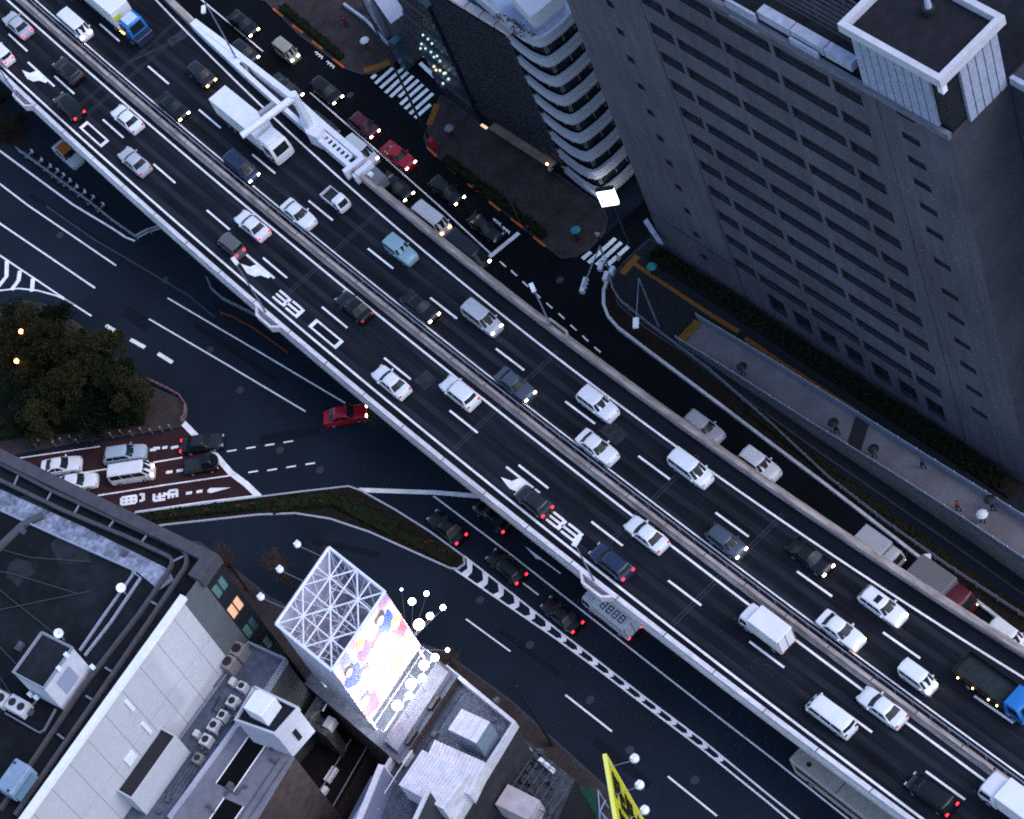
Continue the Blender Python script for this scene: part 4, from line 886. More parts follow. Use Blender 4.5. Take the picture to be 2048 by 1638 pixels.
for k, (x, y, z) in enumerate([(846, 70, 9), (856, 78, 9), (864, 87, 9), (841, 97, 6), (851, 97, 6), (862, 104, 6), (874, 112, 6), (868, 114, 5), (880, 122, 5), (843, 88, 7), (868, 133, 3.6), (872, 140, 3.6), (880, 141, 3.4), (888, 147, 3.2), (897, 158, 3), (886, 167, 2.5), (891, 146, 3.4)]):
    MB().ball(onw(x, y, GA, GN, -.3), .14 if k < 10 else .16, n=6).build('bulb', LW if 10 <= k < 14 else LB, root)
# ---------------------------------------------------------------- white finned building at the top
root = thing('shop_building', 'grey white building with tall projecting fins at the top edge', 'building', P(770, 30))
fa = P(782, 88); fd = (P(700, 20)-fa).normalized(); fn_ = Vector((-fd.y, fd.x, 0)); fn_ = fn_ if fn_.x > 0 else -fn_
b = MB(); q = [P(812, 25, 7), P(782, 48, 7), P(738, -15, 7), P(765, -40, 7)]; b.prism(q, 7, 0, bottom=False); b.build('wall', mat('fin_wall', (.05, .055, .075), .7, .3, nscale=1.5, namt=.3), root)
b = MB(); b.face([v+Vector((0, 0, .02)) for v in q]); b.build('roof', CONCL, root)
b = MB()
for x, y in ((777, 76), (769, 62), (757, 44), (745, 24)):
    p = P(x, y, 0); b.box((p.x, p.y, 9.6), (.3, .8, 18.8), AXF)
b.build('fin', LP, root)
b = MB(); b.box(P(803, 105, 3), (1.2, 1.0, 4.5), .4); b.build('shop_front', mat('shop_front', (.02, .05, .07), .3, .5), root)
MB().box(P(801, 112, 1.6), (.25, 1.0, 2.2), .7).build('red_banner', mat('red_banner', (.35, .015, .015), .6), root); MB().box(P(795, 107, 1.8), (.25, .8, 2.6), .7).build('blue_banner', mat('blue_banner', (.02, .12, .28), .6), root)
b = MB(); b.sweep(PL([(690, 12), (735, 45), (778, 92)], .2), [(-.14, 0), (.14, 0), (.14, .5), (-.14, .5)]); o = b.build('kerb_wall', KERB); tag(o, 'pale low wall edging the pavement beside the finned building', 'kerb wall')
# ---------------------------------------------------------------- pedestrian ramp
root = thing('footbridge_ramp', 'grey pedestrian ramp with railings rising towards the right edge', 'ramp', P(1700, 900))
ra = [(1397, 641), (1500, 702), (1640, 788), (1800, 887), (1950, 980), (2048, 1041), (2200, 1140)]
rb = [(1357, 686), (1470, 756), (1620, 852), (1780, 951), (1930, 1047), (2048, 1126), (2200, 1232)]
hz = [.35, .9, 1.7, 2.6, 3.3, 3.8, 4.4]
A_ = [P(x, y, z) for (x, y), z in zip(ra, hz)]; B_ = [P(x, y, z) for (x, y), z in zip(rb, hz)]
b = MB()
for k in range(6): b.face((B_[k], B_[k+1], A_[k+1], A_[k]))
b.build('walkway', mat('ramp_floor', (.145, .135, .15), .85, .15, nscale=3, namt=.14, nscale2=.4, namt2=.14), root, fix=False)
for p in root.children[0].data.polygons: pass
b = MB(); dz = Vector((0, 0, -.006))
for k in range(6):
    for q in (A_, B_): b.face((q[k]+dz, q[k+1]+dz, Vector((q[k+1].x, q[k+1].y, 0)), Vector((q[k].x, q[k].y, 0))))
b.face((A_[0]+dz, B_[0]+dz, Vector((B_[0].x, B_[0].y, 0)), Vector((A_[0].x, A_[0].y, 0)))); b.build('ramp_wall', mat('ramp_wall', (.17, .165, .18), .85, .2, nscale=2, namt=.2), root)
RG = mat('ramp_rail_panel', (.20, .22, .29), .5, .4, nscale=2.5, namt=.2)
for q in (A_, B_):
    b = MB(); b.sweep(q, [(-.06, .12), (.06, .12), (.06, .95), (-.06, .95)]); b.build('rail_panel', RG if q is A_ else mat('ramp_rail_lower', (.12, .14, .19), .5, .4, nscale=2.5, namt=.25), root)
    b = MB(); b.tube([p+Vector((0, 0, 1.12)) for p in q], .06, 6)
    for k in range(6):
        n = 4
        for j in range(n): p = q[k].lerp(q[k+1], j/n); b.box((p.x, p.y, p.z+.6), (.1, .1, 1.2)); b.ball((p.x, p.y, p.z+1.2), .10, n=6)
    b.build('handrail', GALV, root)
b = MB(); k = 3; b.face([A_[2].lerp(A_[3], .45)+Vector((0, 0, .006)), A_[2].lerp(A_[3], .62)+Vector((0, 0, .006)), B_[2].lerp(B_[3], .62)+Vector((0, 0, .006)), B_[2].lerp(B_[3], .45)+Vector((0, 0, .006))]); b.build('dark_floor_band', mat('floor_band_dark', (.022, .022, .026), .8, .2), root, fix=True)
b = MB(); b.sweep([P(1397, 645, .3), P(1362, 683, .3)], [(-.45, -.3), (.45, -.3), (.45, .22), (-.45, .22)]); b.build('yellow_step', mat('yellow_step', (.16, .085, .012), .8, .2, nscale=3, namt=.4), root)
# ---------------------------------------------------------------- large building at lower left
ZR = 32.0
K0 = P(428, 1113, ZR); K1 = P(50, 1638, ZR); WD = (K1-K0); WD.z = 0; WD.normalize(); WNo = Vector((-WD.y, WD.x, 0))
WNo = WNo if (WNo.dot(Vector((0, -1, 0))) > 0) else -WNo          # outward, towards the camera side
R1 = P(0, 905, ZR); RD = (R1-K0); RD.z = 0; RD.normalize()
def wp(s, z, d=0.): q = K0+WD*s-WNo*d; return Vector((q.x, q.y, z))
def ws(px, py, z=None):
    """(s,z) where the pixel's ray meets the end wall"""
    d = Vector(fw*FPX+(px-1024)*rt-(py-819)*up); o = Vector(CAMP); n = WNo; t = (K0-o).dot(n)/d.dot(n); q = o+d*t; return (Vector((q.x, q.y, 0))-Vector((K0.x, K0.y, 0))).dot(WD), q.z
root = thing('office_building', 'big dark roofed building with white end wall and rooftop gondola rails', 'building', (K0+WD*15+RD*15).to_2d().to_3d())
sg0, _ = ws(400, 1155); sg1, _ = ws(372, 1211); SW = 46.0; DEP = 46.0
# end wall: window bay, grey bay, white panels
Hh = []
for k in range(8):
    z = 27.6-3.6*k
    for a, c in ((.18, .52), (.56, .92)): Hh.append((sg0*a, sg0*c, z, z+1.9))
b = MB(); facade(b, wp, 0, sg0, 0, ZR, Hh, .2); b.build('window_bay', mat('bay_dark', (.012, .015, .018), .5, .3), root)
GLO = mat('lit_window', (.6, .4, .25), .4, emit=(1, .45, .24), estr=.30); GTE = mat('teal_blind', (.10, .20, .20), .5, .4, nscale=2, namt=.3)
for k, h in enumerate(Hh):
    b = MB(); b.face((wp(h[0], h[2], .18), wp(h[1], h[2], .18), wp(h[1], h[3], .18), wp(h[0], h[3], .18))); b.build('window', GLO if k in (2, 3) else (GTE if k in (0, 1, 5, 6, 9, 11) else GLASST), root)
b = MB(); b.face((wp(sg0, 0), wp(sg1, 0), wp(sg1, ZR), wp(sg0, ZR))); b.face((wp(0, 0, DEP), wp(0, 0), wp(0, ZR), wp(0, ZR, DEP))) if False else None
b.build('grey_bay', mat('bay_grey', (.10, .11, .12), .8, .2, nscale=1.5, namt=.12), root)
b = MB(); b.box(wp((sg1+SW)/2, ZR/2, .15), (SW-sg1, .3, ZR), math.atan2(WD.y, WD.x)); b.build('white_wall', WHITEW, root)
b = MB(); JT = mat('panel_joint', (.22, .23, .27), .8, .2)
for k in range(1, 17): b.box(wp(sg1+2.45*k-.9, ZR/2, -.004), (.045, .02, ZR), math.atan2(WD.y, WD.x))
for z in (8.5, 17, 25.5): b.box(wp((sg1+SW)/2, z, -.001), (SW-sg1, .02, .022), math.atan2(WD.y, WD.x))
b.build('panel_joint', JT, root)
b = MB()
for x, y, l, hgt in ((258, 1410, .35, 1.6), (292, 1455, .35, 1.8), (260, 1515, 1.1, 1.1)):
    s, z = ws(x, y); b.box(wp(s, z, -.08), (l, .22, hgt), math.atan2(WD.y, WD.x))
b.build('wall_vent', STEELW, root)
fr = [(0, 0)]
Q0 = K0; Q1 = K0+WD*SW; Q2 = K0+WD*SW+RD*DEP; Q3 = K0+RD*DEP
def lp(s, r, z): q = K0+WD*s+RD*r; return Vector((q.x, q.y, z))
b = MB(); 
for a, c in (((0, 0), (0, DEP)), ((0, DEP), (SW, DEP)), ((SW, DEP), (SW, 0))): b.face((lp(*a, 0), lp(*c, 0), lp(*c, ZR), lp(*a, ZR)))
b.build('wall', mat('brown_wall', (.05, .045, .05), .8, .2, nscale=1, namt=.2), root)
b = MB(); b.face((lp(0, 0, ZR-.7), lp(SW, 0, ZR-.7), lp(SW, DEP, ZR-.7), lp(0, DEP, ZR-.7))); b.build('roof', mat('roof_dark', (.0085, .0105, .0135), .9, .1, nscale=.5, namt=.5, nscale2=.09, namt2=.4), root)
PB = mat('parapet_brown', (.062, .058, .072), .8, .2, nscale=1.6, namt=.22)
b = MB(); b.prism([lp(-.3, -.3, 0), lp(-.3, DEP, 0), lp(.75, DEP, 0), lp(.75, 1.0, 0), lp(sg0+.3, 1.0, 0), lp(sg0+.3, -.3, 0)], ZR+.15, ZR-1.2); b.build('parapet', PB, root)
b = MB(); b.box(wp((sg1+SW)/2+.0, ZR-.1, .15), (SW-sg1+.8, .62, .45), math.atan2(WD.y, WD.x)); b.build('parapet', mat('bright_coping', (.75, .76, .82), .7, .3, nscale=2, namt=.1), root)
AXW_ = math.atan2(WD.y, WD.x)
# gondola rails
r1 = [(-120, 850), (0, 927), (100, 980), (215, 1032), (292, 1067), (338, 1083), (355, 1092), (367, 1101), (373, 1112), (373, 1126), (368, 1138), (355, 1157), (307, 1229), (212, 1368), (100, 1529), (30, 1630)]
r2 = [(-120, 885), (0, 960), (125, 1020), (250, 1072), (338, 1113), (344, 1120), (343, 1130), (335, 1145), (277, 1229), (162, 1378), (60, 1530), (0, 1620)]
for q in (r1, r2):
    b = MB(); b.sweep(PL(q, ZR-.2), [(-.16, -.2), (.16, -.2), (.16, .14), (-.16, .14)]); b.build('gondola_rail', mat('rail_brown', (.052, .048, .058), .6, .4, nscale=2, namt=.25), root)
b = MB()
for a, c in (((40, 942), (27, 972)), ((160, 1006), (147, 1030)), ((295, 1068), (280, 1088)), ((318, 1212), (302, 1203)), ((225, 1344), (210, 1335)), ((128, 1478), (115, 1468)), ((103, 983), (92, 1003)), ((228, 1040), (215, 1058)), ((367, 1112), (343, 1124)), ((185, 1400), (172, 1392))): b.tube([P(*a, ZR-.25), P(*c, ZR-.25)], .10, 5)
b.build('rail_sleeper', RAILM, root)
# wet bright walkway and service upstand
b = MB(); b.face(PL([(-120, 920), (0, 978), (170, 1055), (338, 1139), (348, 1160), (318, 1180), (272, 1142), (130, 1078), (0, 1020), (-120, 963)], ZR-.66)); b.build('roof_walkway', mat('wet_walkway', (.34, .38, .50), .55, .35, nscale=.55, namt=.5, nscale2=2.5, namt2=.4, col2=(.04, .045, .065)), root)
b = MB(); b.sweep(PL([(-60, 992), (0, 1021), (130, 1080), (271, 1143), (206, 1235), (160, 1302)], ZR-.5), [(-.06, -.1), (.06, -.1), (.06, .2), (-.06, .2)]); b.sweep(PL([(265, 1145), (282, 1156), (222, 1245), (170, 1312)], ZR-.5), [(-.06, -.1), (.06, -.1), (.06, .2), (-.06, .2)]); b.build('roof_upstand', mat('upstand', (.27, .30, .38), .6, .4, nscale=2, namt=.2), root)
b = MB(); b.sweep(PL([(-40, 1130), (45, 1050), (85, 1030)], ZR-.4), [(-.3, -.2), (.3, -.2), (.3, .15), (-.3, .15)]); b.build('roof_duct', mat('duct_dark', (.06, .065, .08), .7, .3), root)
# roof furniture: drains, cables, patches of old membrane
rr = random.Random(5)
PTCH = mat('old_membrane', (.022, .026, .034), .75, .2, nscale=1.2, namt=.6, col2=(.008, .009, .012))
for k in range(12):
    s_, r_ = rr.uniform(3, 24), rr.uniform(7, 30); b = MB(); n_ = 9; b.face([lp(s_+rr.uniform(.5, 1.8)*math.cos(6.283*j/n_), r_+rr.uniform(.8, 2.6)*math.sin(6.283*j/n_), ZR-.685-.0009*k) for j in range(n_)]); b.build('roof_patch', PTCH, root, fix=False)
for k in range(9):
    s_, r_ = rr.uniform(3, 22), rr.uniform(6, 26); MB().box(lp(s_, r_, ZR-.5), (rr.uniform(.3, .8), rr.uniform(.3, .7), rr.uniform(.25, .6)), AXW_).build('roof_unit', mat('roof_unit', (.07, .075, .095), .7, .3, nscale=3, namt=.4), root)
for k in range(6):
    a_ = lp(rr.uniform(3, 20), rr.uniform(6, 12), ZR-.6); c_ = lp(rr.uniform(3, 20), rr.uniform(15, 28), ZR-.6); b = MB(); b.tube([a_, a_.lerp(c_, .5)+Vector((rr.uniform(-1, 1), rr.uniform(-1, 1), 0)), c_], .045, 5); b.build('roof_cable', mat('cable_grey', (.05, .055, .07), .7, .2), root)
# penthouse
zp = ZR+3.2; top = [(85, 1266), (146, 1296), (88, 1378), (27, 1346)]
T = PL(top, zp); b = MB(); b.prism(T, zp, ZR-.69, bottom=False); b.build('penthouse', mat('penthouse_white', (.50, .51, .58), .8, .2, nscale=1.2, namt=.1), root)
b = MB(); cT = sum(T, Vector())/4; b.face([cT+(p-cT)*.94+Vector((0, 0, .02)) for p in T]); b.build('penthouse_roof', ROOFD, root)
b = MB(); b.sweep(T+[T[0]], [(-.08, -.05), (.08, -.05), (.08, .22), (-.08, .22)]); b.build('penthouse_coping', mat('pent_coping', (.22, .24, .30), .7, .3), root)
u = (T[2]-T[1]).normalized(); nrm = Vector((u.y, -u.x, 0)); nrm = nrm if nrm.y < 0 else -nrm
b = MB(); c = T[1].lerp(T[2], .52)+nrm*.04; b.box((c.x, c.y, ZR+1.3), ((T[2]-T[1]).length*.42, .06, 2.1), math.atan2(u.y, u.x)); b.build('louvre_panel', mat('pent_panel', (.26, .29, .40), .6, .3), root)
for x, y in ((133, 1310), (118, 1337), (72, 1395), (185, 1334), (60, 1389)): MB().box(P(x, y, zp+.1 if x > 100 and x < 150 else ZR+.4), (.35, .35, .35), .4).build('flood_lamp', STEELW, root)
def dish(px, py, z, label):
    p = P(px, py, z); r = thing('satellite_dish', label, 'satellite dish', (p.x, p.y, z-1.2)); b = MB(); n = 14; ax = (Vector((0, 0, CAMZ))+Vector((10, 40, 0))-p).normalized(); e1 = ax.orthogonal().normalized(); e2 = ax.cross(e1)
    rings = [(0, 0), (.2, .03), (.36, .09), (.42, .13)]; vs = []
    for rr, dd in rings: vs.append([p+e1*rr*math.cos(2*math.pi*k/n)+e2*rr*math.sin(2*math.pi*k/n)+ax*dd for k in range(n)])
    for a, c in zip(vs, vs[1:]):
        for k in range(n): b.face((a[k], a[(k+1) % n], c[(k+1) % n], c[k]))
    b.build('reflector', STEELW, r, smooth=True); b = MB(); b.tube([Vector((p.x, p.y, z-1.2)), p-ax*.05], .05, 6); b.tube([p, p+ax*.5+e1*.1], .025, 5); b.build('mount', GALV, r)
dish(242, 1176, ZR+.6, 'white satellite dish beside the long roof upstand'); dish(117, 1267, ZR+.8, 'white satellite dish at the back of the penthouse')
def ac_unit(px, py, z, d, ax, label, fans=1, m=None, h=.9):
    p = P(px, py, z); r = thing('air_conditioner', label, 'air conditioner', (p.x, p.y, z), ax, 'air conditioners on the lower left roofs')
    rbox(-d[0]/2, d[0]/2, d[1], 0, h, .04).build('casing', m or mat('ac_white', (.50, .50, .52), .6, .3, nscale=2, namt=.12), r, local=True)
    for k in range(fans):
        x = (k-(fans-1)/2)*d[0]/max(1, fans); b = MB(); b.tube([(x, 0, h-.01), (x, 0, h+.04)], min(d[0]/fans, d[1])*.36, 14); f = b.build('fan', DARKM, r, local=True)
    return r
AW = math.atan2(WD.y, WD.x)
ac_unit(9, 1405, ZR-.6, (1.2, 1.2), AW, 'white rooftop condenser at the left edge with a single fan'); ac_unit(42, 1418, ZR-.6, (2.0, 1.3), AW+math.pi/2, 'white rooftop condenser with twin fans below the penthouse', 2)
b = MB(); b.sweep(PL([(0, 1380), (67, 1412), (78, 1395)], ZR-.5), [(-.06, 0), (.06, 0), (.06, .25), (-.06, .25)]); b.sweep(PL([(12, 1428), (80, 1467), (90, 1462), (113, 1420)], ZR-.5), [(-.06, 0), (.06, 0), (.06, .25), (-.06, .25)]); b.build('plant_kerb', mat('plant_kerb', (.13, .14, .18), .7, .3), root)
p = P(36, 1566, ZR+.3); r = thing('gondola_car', 'pale blue window cleaning gondola parked on the roof rails', 'gondola', (p.x, p.y, ZR-.05), AW)
rbox(-1.5, 1.3, 1.75, .1, 1.5, .08).build('body', mat('gondola_blue', (.20, .27, .37), .6, .3, nscale=1.5, namt=.15), r, local=True); MB().box((0, 1.2, .7), (2.4, .35, .5)).build('platform', mat('gondola_teal', (.10, .18, .24), .6, .3), r, local=True)
for x, y in ((-1.1, -.6), (1.1, .5)): MB().box((x, y, 1.52), (.22, .22, .06)).build('lifting_eye', DARKM, r, local=True)
# shaft box on the end wall
s0, z0 = ws(321, 1454); s1, z1 = ws(233, 1581); zb_ = (z0+z1)/2
b = MB(); dd = 1.75
for (sa, sb, da, db) in ((s0, s1, -dd, -dd+.12), (s0, s0+.12, -dd+.12, -.02), (s1-.12, s1, -dd+.12, -.02)): b.prism([wp(sa, 0, da), wp(sb, 0, da), wp(sb, 0, db), wp(sa, 0, db)], zb_, zb_-9)
b.build('shaft_wall', WHITEW, root); b = MB(); b.face((wp(s0, zb_-.3, -dd+.1), wp(s1, zb_-.3, -dd+.1), wp(s1, zb_-.3, -.02), wp(s0, zb_-.3, -.02))); b.build('shaft_shade', DARKM, root)  # near-black plate just under the rim stands in for shade down the shaft
# ---------------------------------------------------------------- annex roof with air conditioners
ZA = ws(462, 1332)[1]
def roofblock(name, label, pts, zt, mw, mr, zb=0, par=.0, pm=None, parw=.12, cat='building'):
    T = PL(pts, zt); c = sum(T, Vector())/len(T); r = thing(name, label, cat, (c.x, c.y, zb))
    b = MB(); b.prism(T, zt-.02, zb, bottom=False); b.build('wall', mw, r)
    b = MB(); b.face([Vector((p.x, p.y, zt)) for p in T]); o = b.build('roof', mr, r)
    if par:
        b = MB(); b.sweep(T+[T[0]], [(-parw, -.3), (parw, -.3), (parw, par), (-parw, par)]); b.build('parapet', pm or CONCL, r)
    return r
LAV = mat('lavender_concrete', (.15, .15, .185), .85, .2, nscale=1.5, namt=.15, nscale2=.3, namt2=.15)
r = roofblock('annex_building', 'narrow blue roofed annex below the white wall, lined with air conditioners', [(462, 1334), (500, 1289), (573, 1322), (535, 1382), (480, 1446), (345, 1640), (250, 1760), (120, 1760)], ZA, mat('annex_wall', (.05, .05, .055), .8, .2, nscale=1, namt=.2), ROOFB, par=.5, pm=mat('annex_parapet', (.20, .22, .28), .8, .2, nscale=2, namt=.2))
for k, (x, y, d, f, t) in enumerate(((485, 1312, (1.3, 1.2), 1, 'brown grey condenser nearest the annex corner'), (466, 1338, (1.3, 1.2), 1, 'brown grey condenser second from the annex corner'), (470, 1369, (.7, .5), 0, 'narrow pale box beside the white wall behind the condensers'), (489, 1379, (.8, .8), 1, 'pale unit nearest the white stair house'), (470, 1409, (1.0, .9), 1, 'pale unit left of the white stair house, upper of two'), (450, 1437, (.9, .8), 1, 'pale unit level with the roof of the stair house'), (433, 1457, (1.1, .9), 1, 'large pale unit in the middle of the annex row'), (398, 1473, (.6, .5), 0, 'small flat box close to the white wall end'), (417, 1486, (1.0, .9), 1, 'pale unit below the large middle one'), (401, 1523, (.9, .8), 1, 'dim grey unit last in the annex row'))):
    ac_unit(x, y, ZA+.02, d, AW+.05, t, f, None if k > 1 and k < 9 else mat('ac_grey', (.20, .18, .19), .7, .3, nscale=2, namt=.2), 1.5 if k < 2 else .8)
b = MB(); b.tube(PL([(455, 1345), (300, 1560)], ZA+.4), .12, 6); b.build('roof_pipe', RAILM, r); b = MB(); b.tube(PL([(440, 1392), (425, 1420), (440, 1428)], ZA+.3), .08, 5); b.build('roof_pipe', DARKM, r)
rr = random.Random(8)
for k in range(16):
    t_ = rr.random(); x_, y_ = 470-150*t_+rr.uniform(-10, 30), 1400+215*t_+rr.uniform(-10, 20); MB().box(P(x_, y_, ZA+.2), (rr.uniform(.15, .5), rr.uniform(.15, .5), rr.uniform(.2, .5)), AW).build('roof_unit', MATS['roof_unit'], r)
for k in range(5):
    b = MB(); o_ = 9*k; b.tube(PL([(452+o_, 1395), (440+o_*.8, 1425), (330+o_, 1585)], ZA+.12), .04, 5); b.build('roof_pipe', MATS['cable_grey'], r)
# white stair house with a water tank
r = roofblock('stair_house', 'white stair tower with a slot window and a tank on its roof', [(511, 1377), (597, 1418), (552, 1470), (473, 1442)], 25.0, mat('stair_white', (.42, .43, .50), .8, .2, nscale=1.5, namt=.1), ROOFD, zb=20.8, par=.35, pm=mat('stair_coping', (.45, .46, .52), .8, .2))
T = PL([(597, 1418), (552, 1470)], 25); u = T[1]-T[0]; c = T[0].lerp(T[1], .5); u.normalize(); nn = Vector((-u.y, u.x, 0)); nn = nn if nn.dot(WNo) > 0 or nn.y < 0 else -nn
b = MB(); b.box((c.x+nn.x*.02, c.y+nn.y*.02, 22.6), (.45, .1, 1.6), math.atan2(u.y, u.x)); b.build('slot_window', GLASSD, r)
p = P(522, 1410, 26.4); t = thing('water_tank', 'bright white square water tank on the stair tower', 'water tank', (p.x, p.y, 25.02), AW); rbox(-1.0, 1.0, 2.0, .1, 1.9, .05).build('tank', mat('tank_white', (.72, .73, .78), .5, .3, nscale=1.5, namt=.1), t, local=True)
b = MB(); b.tube([(.2, -1.05, .2), (.9, -1.3, .2), (1.2, -1.0, .0)], .06, 6); b.build('pipe', DARKM, t, local=True); b = MB(); b.tube([(-.9, -1.05, 0), (-.9, -1.05, 1.9), (-.9, -.7, 1.95)], .05, 5); b.build('ladder', GALV, t, local=True)
# lower lavender block with near-black slabs painted as the shade in its wells, and dark court
r = roofblock('lower_building', 'lavender grey flat roof with two dark light wells', [(478, 1447), (590, 1516), (515, 1640), (450, 1740), (270, 1740), (340, 1636)], 20.9, mat('court_wall', (.06, .045, .045), .9, .1, nscale=1, namt=.3), LAV)
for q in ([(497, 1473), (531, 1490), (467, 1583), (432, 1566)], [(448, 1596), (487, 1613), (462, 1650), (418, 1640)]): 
    b = MB(); b.prism(PL(q, 20.93), 20.93, 20.8); b.build('well_shade_slab', mat('well_shade', (.005, .005, .006), .9, .05), r)
    b = MB(); Q = PL(q, 21.0); b.tube([Q[0], Q[3]], .06, 5); b.tube([Q[1], Q[2]], .06, 5); b.build('well_rail', STEELW, r)
rr = random.Random(12)
for k in range(9):
    x_ = rr.uniform(400, 560); MB().box(P(x_, 1480+(560-x_)*.75+rr.uniform(0, 60), 21.1), (rr.uniform(.2, .7), rr.uniform(.2, .6), rr.uniform(.2, .5)), AW).build('roof_unit', MATS['roof_unit'], r)
for a_ in (0, 14): b = MB(); b.tube(PL([(560+a_, 1515+a_*.5), (470+a_, 1650+a_*.5)], 21.05), .05, 5); b.build('roof_pipe', MATS['cable_grey'], r)
b = MB(); b.sweep(PL([(478, 1449), (340, 1638)], 20.9), [(-.15, 0), (.15, 0), (.15, .4), (-.15, .4)]); b.build('parapet', CONCL, r)
r = roofblock('lower_building', 'low dark brown flat roof in the court below the billboard', [(665, 1378), (775, 1435), (715, 1545), (660, 1640), (600, 1720), (480, 1720), (560, 1580), (600, 1505), (640, 1430)], 9.0, mat('court_wall', (.06, .045, .045), .9, .1, nscale=1, namt=.3), mat('court_roof', (.010, .008, .009), .9, .1, nscale=1, namt=.3))
for a, c in (((702, 1478), (622, 1612)), ((752, 1462), (650, 1640))): b = MB(); b.tube([P(*a, 9.5), P(*c, 9.5)], .08, 5); b.build('roof_rail', RAILM, r)
for x, y in ((664, 1552), (645, 1590)): ac_unit(x, y, 9.02, (1.5, .6), AW, 'white slim unit on the dark court roof, %s of two' % ('upper' if y < 1560 else 'lower'), 0, STEELW, .5)
ac_unit(664, 1453, 13, (1.1, .8), AW, 'pale box unit hanging beside the billboard foot', 0); 
b = MB(); b.sweep(PL([(657, 1372), (620, 1430), (600, 1458)], 14.5), [(-.4, -.6), (.4, -.6), (.4, .1), (-.4, .1)]); b.build('pipe_duct', mat('duct_rust', (.16, .145, .15), .8, .2, nscale=2.5, namt=.55, col2=(.02, .02, .022)), r)
b = MB(); b.tube(PL([(673, 1375), (645, 1422)], 14.6), .07, 5); b.build('roof_rail', STEELW, r)
b = MB(); b.prism(PL([(628, 1420), (664, 1450), (655, 1475), (600, 1440)], 13.5), 13.5, 9.2); b.build('machinery', mat('machinery', (.12, .12, .125), .8, .2, nscale=3, namt=.6, col2=(.012, .012, .014)), r)
r = roofblock('lower_building', 'small grey roofed house with a bright lamp at the bottom edge', [(568, 1582), (690, 1650), (640, 1720), (505, 1700)], 7.0, mat('house_wall', (.05, .04, .04), .9, .1), mat('house_roof', (.06, .065, .065), .85, .2, nscale=1.5, namt=.4), par=.35, pm=mat('house_edge', (.14, .11, .10), .85, .2, nscale=2, namt=.3))
b = MB(); b.ball(P(567, 1625, 8), .34); b.build('roof_lamp', mat('lamp_white', (1, 1, 1), .4, emit=(1, .98, .95), estr=8), r)
# ---------------------------------------------------------------- billboard cube with space frame roof
ZB, ZBB = 27.0, 17.4
top = PL([(658, 1095), (770, 1184), (680, 1314), (552, 1248)], ZB); cB = sum(top, Vector())/4
root = thing('billboard', 'white billboard cube with open space frame roof and floodlit poster side', 'billboard', (cB.x, cB.y, ZBB))
e1 = (top[1]-top[0]); e2 = (top[3]-top[0])
def bp(a, c, z): q = top[0]+e1*a+e2*c; return Vector((q.x, q.y, z))
BW = mat('billboard_white', (.50, .51, .60), .7, .2, nscale=.8, namt=.12, nscale2=.3, namt2=.1)
b = MB()
b.face((bp(0, 1, ZBB), bp(1, 1, ZBB), bp(1, 1, ZB), bp(0, 1, ZB))); b.face((bp(0, 0, ZBB), bp(0, 1, ZBB), bp(0, 1, ZB), bp(0, 0, ZB))); b.face((bp(0, 0, ZBB), bp(1, 0, ZBB), bp(1, 0, ZB), bp(0, 0, ZB)))
b.build('blank_panel', BW, root, fix=False)
pm_ = bpy.data.materials.new('poster'); pm_.use_nodes = True; nt = pm_.node_tree; n = nt.nodes; l = nt.links; bs = n['Principled BSDF']; bs.inputs['Roughness'].default_value = .5
g = n.new('ShaderNodeNewGeometry'); mp = n.new('ShaderNodeMapping'); mp.inputs['Scale'].default_value = (1, 1, .8); l.new(g.outputs['Position'], mp.inputs['Vector'])
v = n.new('ShaderNodeTexNoise'); v.inputs['Scale'].default_value = .5; v.inputs['Detail'].default_value = 2; v.inputs['Distortion'].default_value = .4; l.new(mp.outputs[0], v.inputs['Vector'])
cr = n.new('ShaderNodeValToRGB'); cr.color_ramp.interpolation = 'EASE'
for k, (pos, col) in enumerate(((0, (.10, .12, .40)), (.38, (.25, .22, .50)), (.44, (.55, .42, .55)), (.50, (.72, .60, .62)), (.56, (.66, .40, .44)), (.62, (.60, .22, .28)), (.7, (.25, .28, .6)), (.8, (.12, .18, .5)))):
    e = cr.color_ramp.elements[k] if k < 2 else cr.color_ramp.elements.new(pos); e.position = pos; e.color = (*col, 1)
l.new(v.outputs['Fac'], cr.inputs[0]); l.new(cr.outputs[0], bs.inputs['Base Color'])
b = MB(); o_ = e1.normalized()*.05; b.box((bp(1, .5, 0)+o_*1.5).to_2d().to_3d()+Vector((0, 0, (ZB+ZBB)/2)), (e2.length, .16, ZB-ZBB-.1), math.atan2(e2.y, e2.x)); pp = b.build('poster_panel', pm_, root)
PCM = [mat('print_'+n_, c_, .5, .2, nscale=1.5, namt=.25) for n_, c_ in (('skin', (.66, .42, .33)), ('hair', (.03, .03, .045)), ('blue', (.02, .07, .42)), ('red', (.45, .03, .05)), ('purple', (.28, .12, .40)), ('yellow', (.70, .52, .08)), ('white', (.75, .74, .76)))]
b = MB(); rr = random.Random(21); nrm_ = e1.normalized(); LY = [0]
def blob(a, v, ra_, rv, mi, wob=.12):
    LY[0] += 1; pts = []
    for k in range(14):
        t = 2*math.pi*k/14; q = 1+wob*math.sin(3*t+LY[0])+wob*.5*math.sin(5*t+2*LY[0]); p = bp(1, min(.995, max(.005, a+ra_*q*math.cos(t))), ZB-.06-(ZB-ZBB-.2)*min(.99, max(.005, v+rv*q*math.sin(t)))); pts.append(p+nrm_*(.16+.0008*LY[0]))
    b.face(pts, mi)
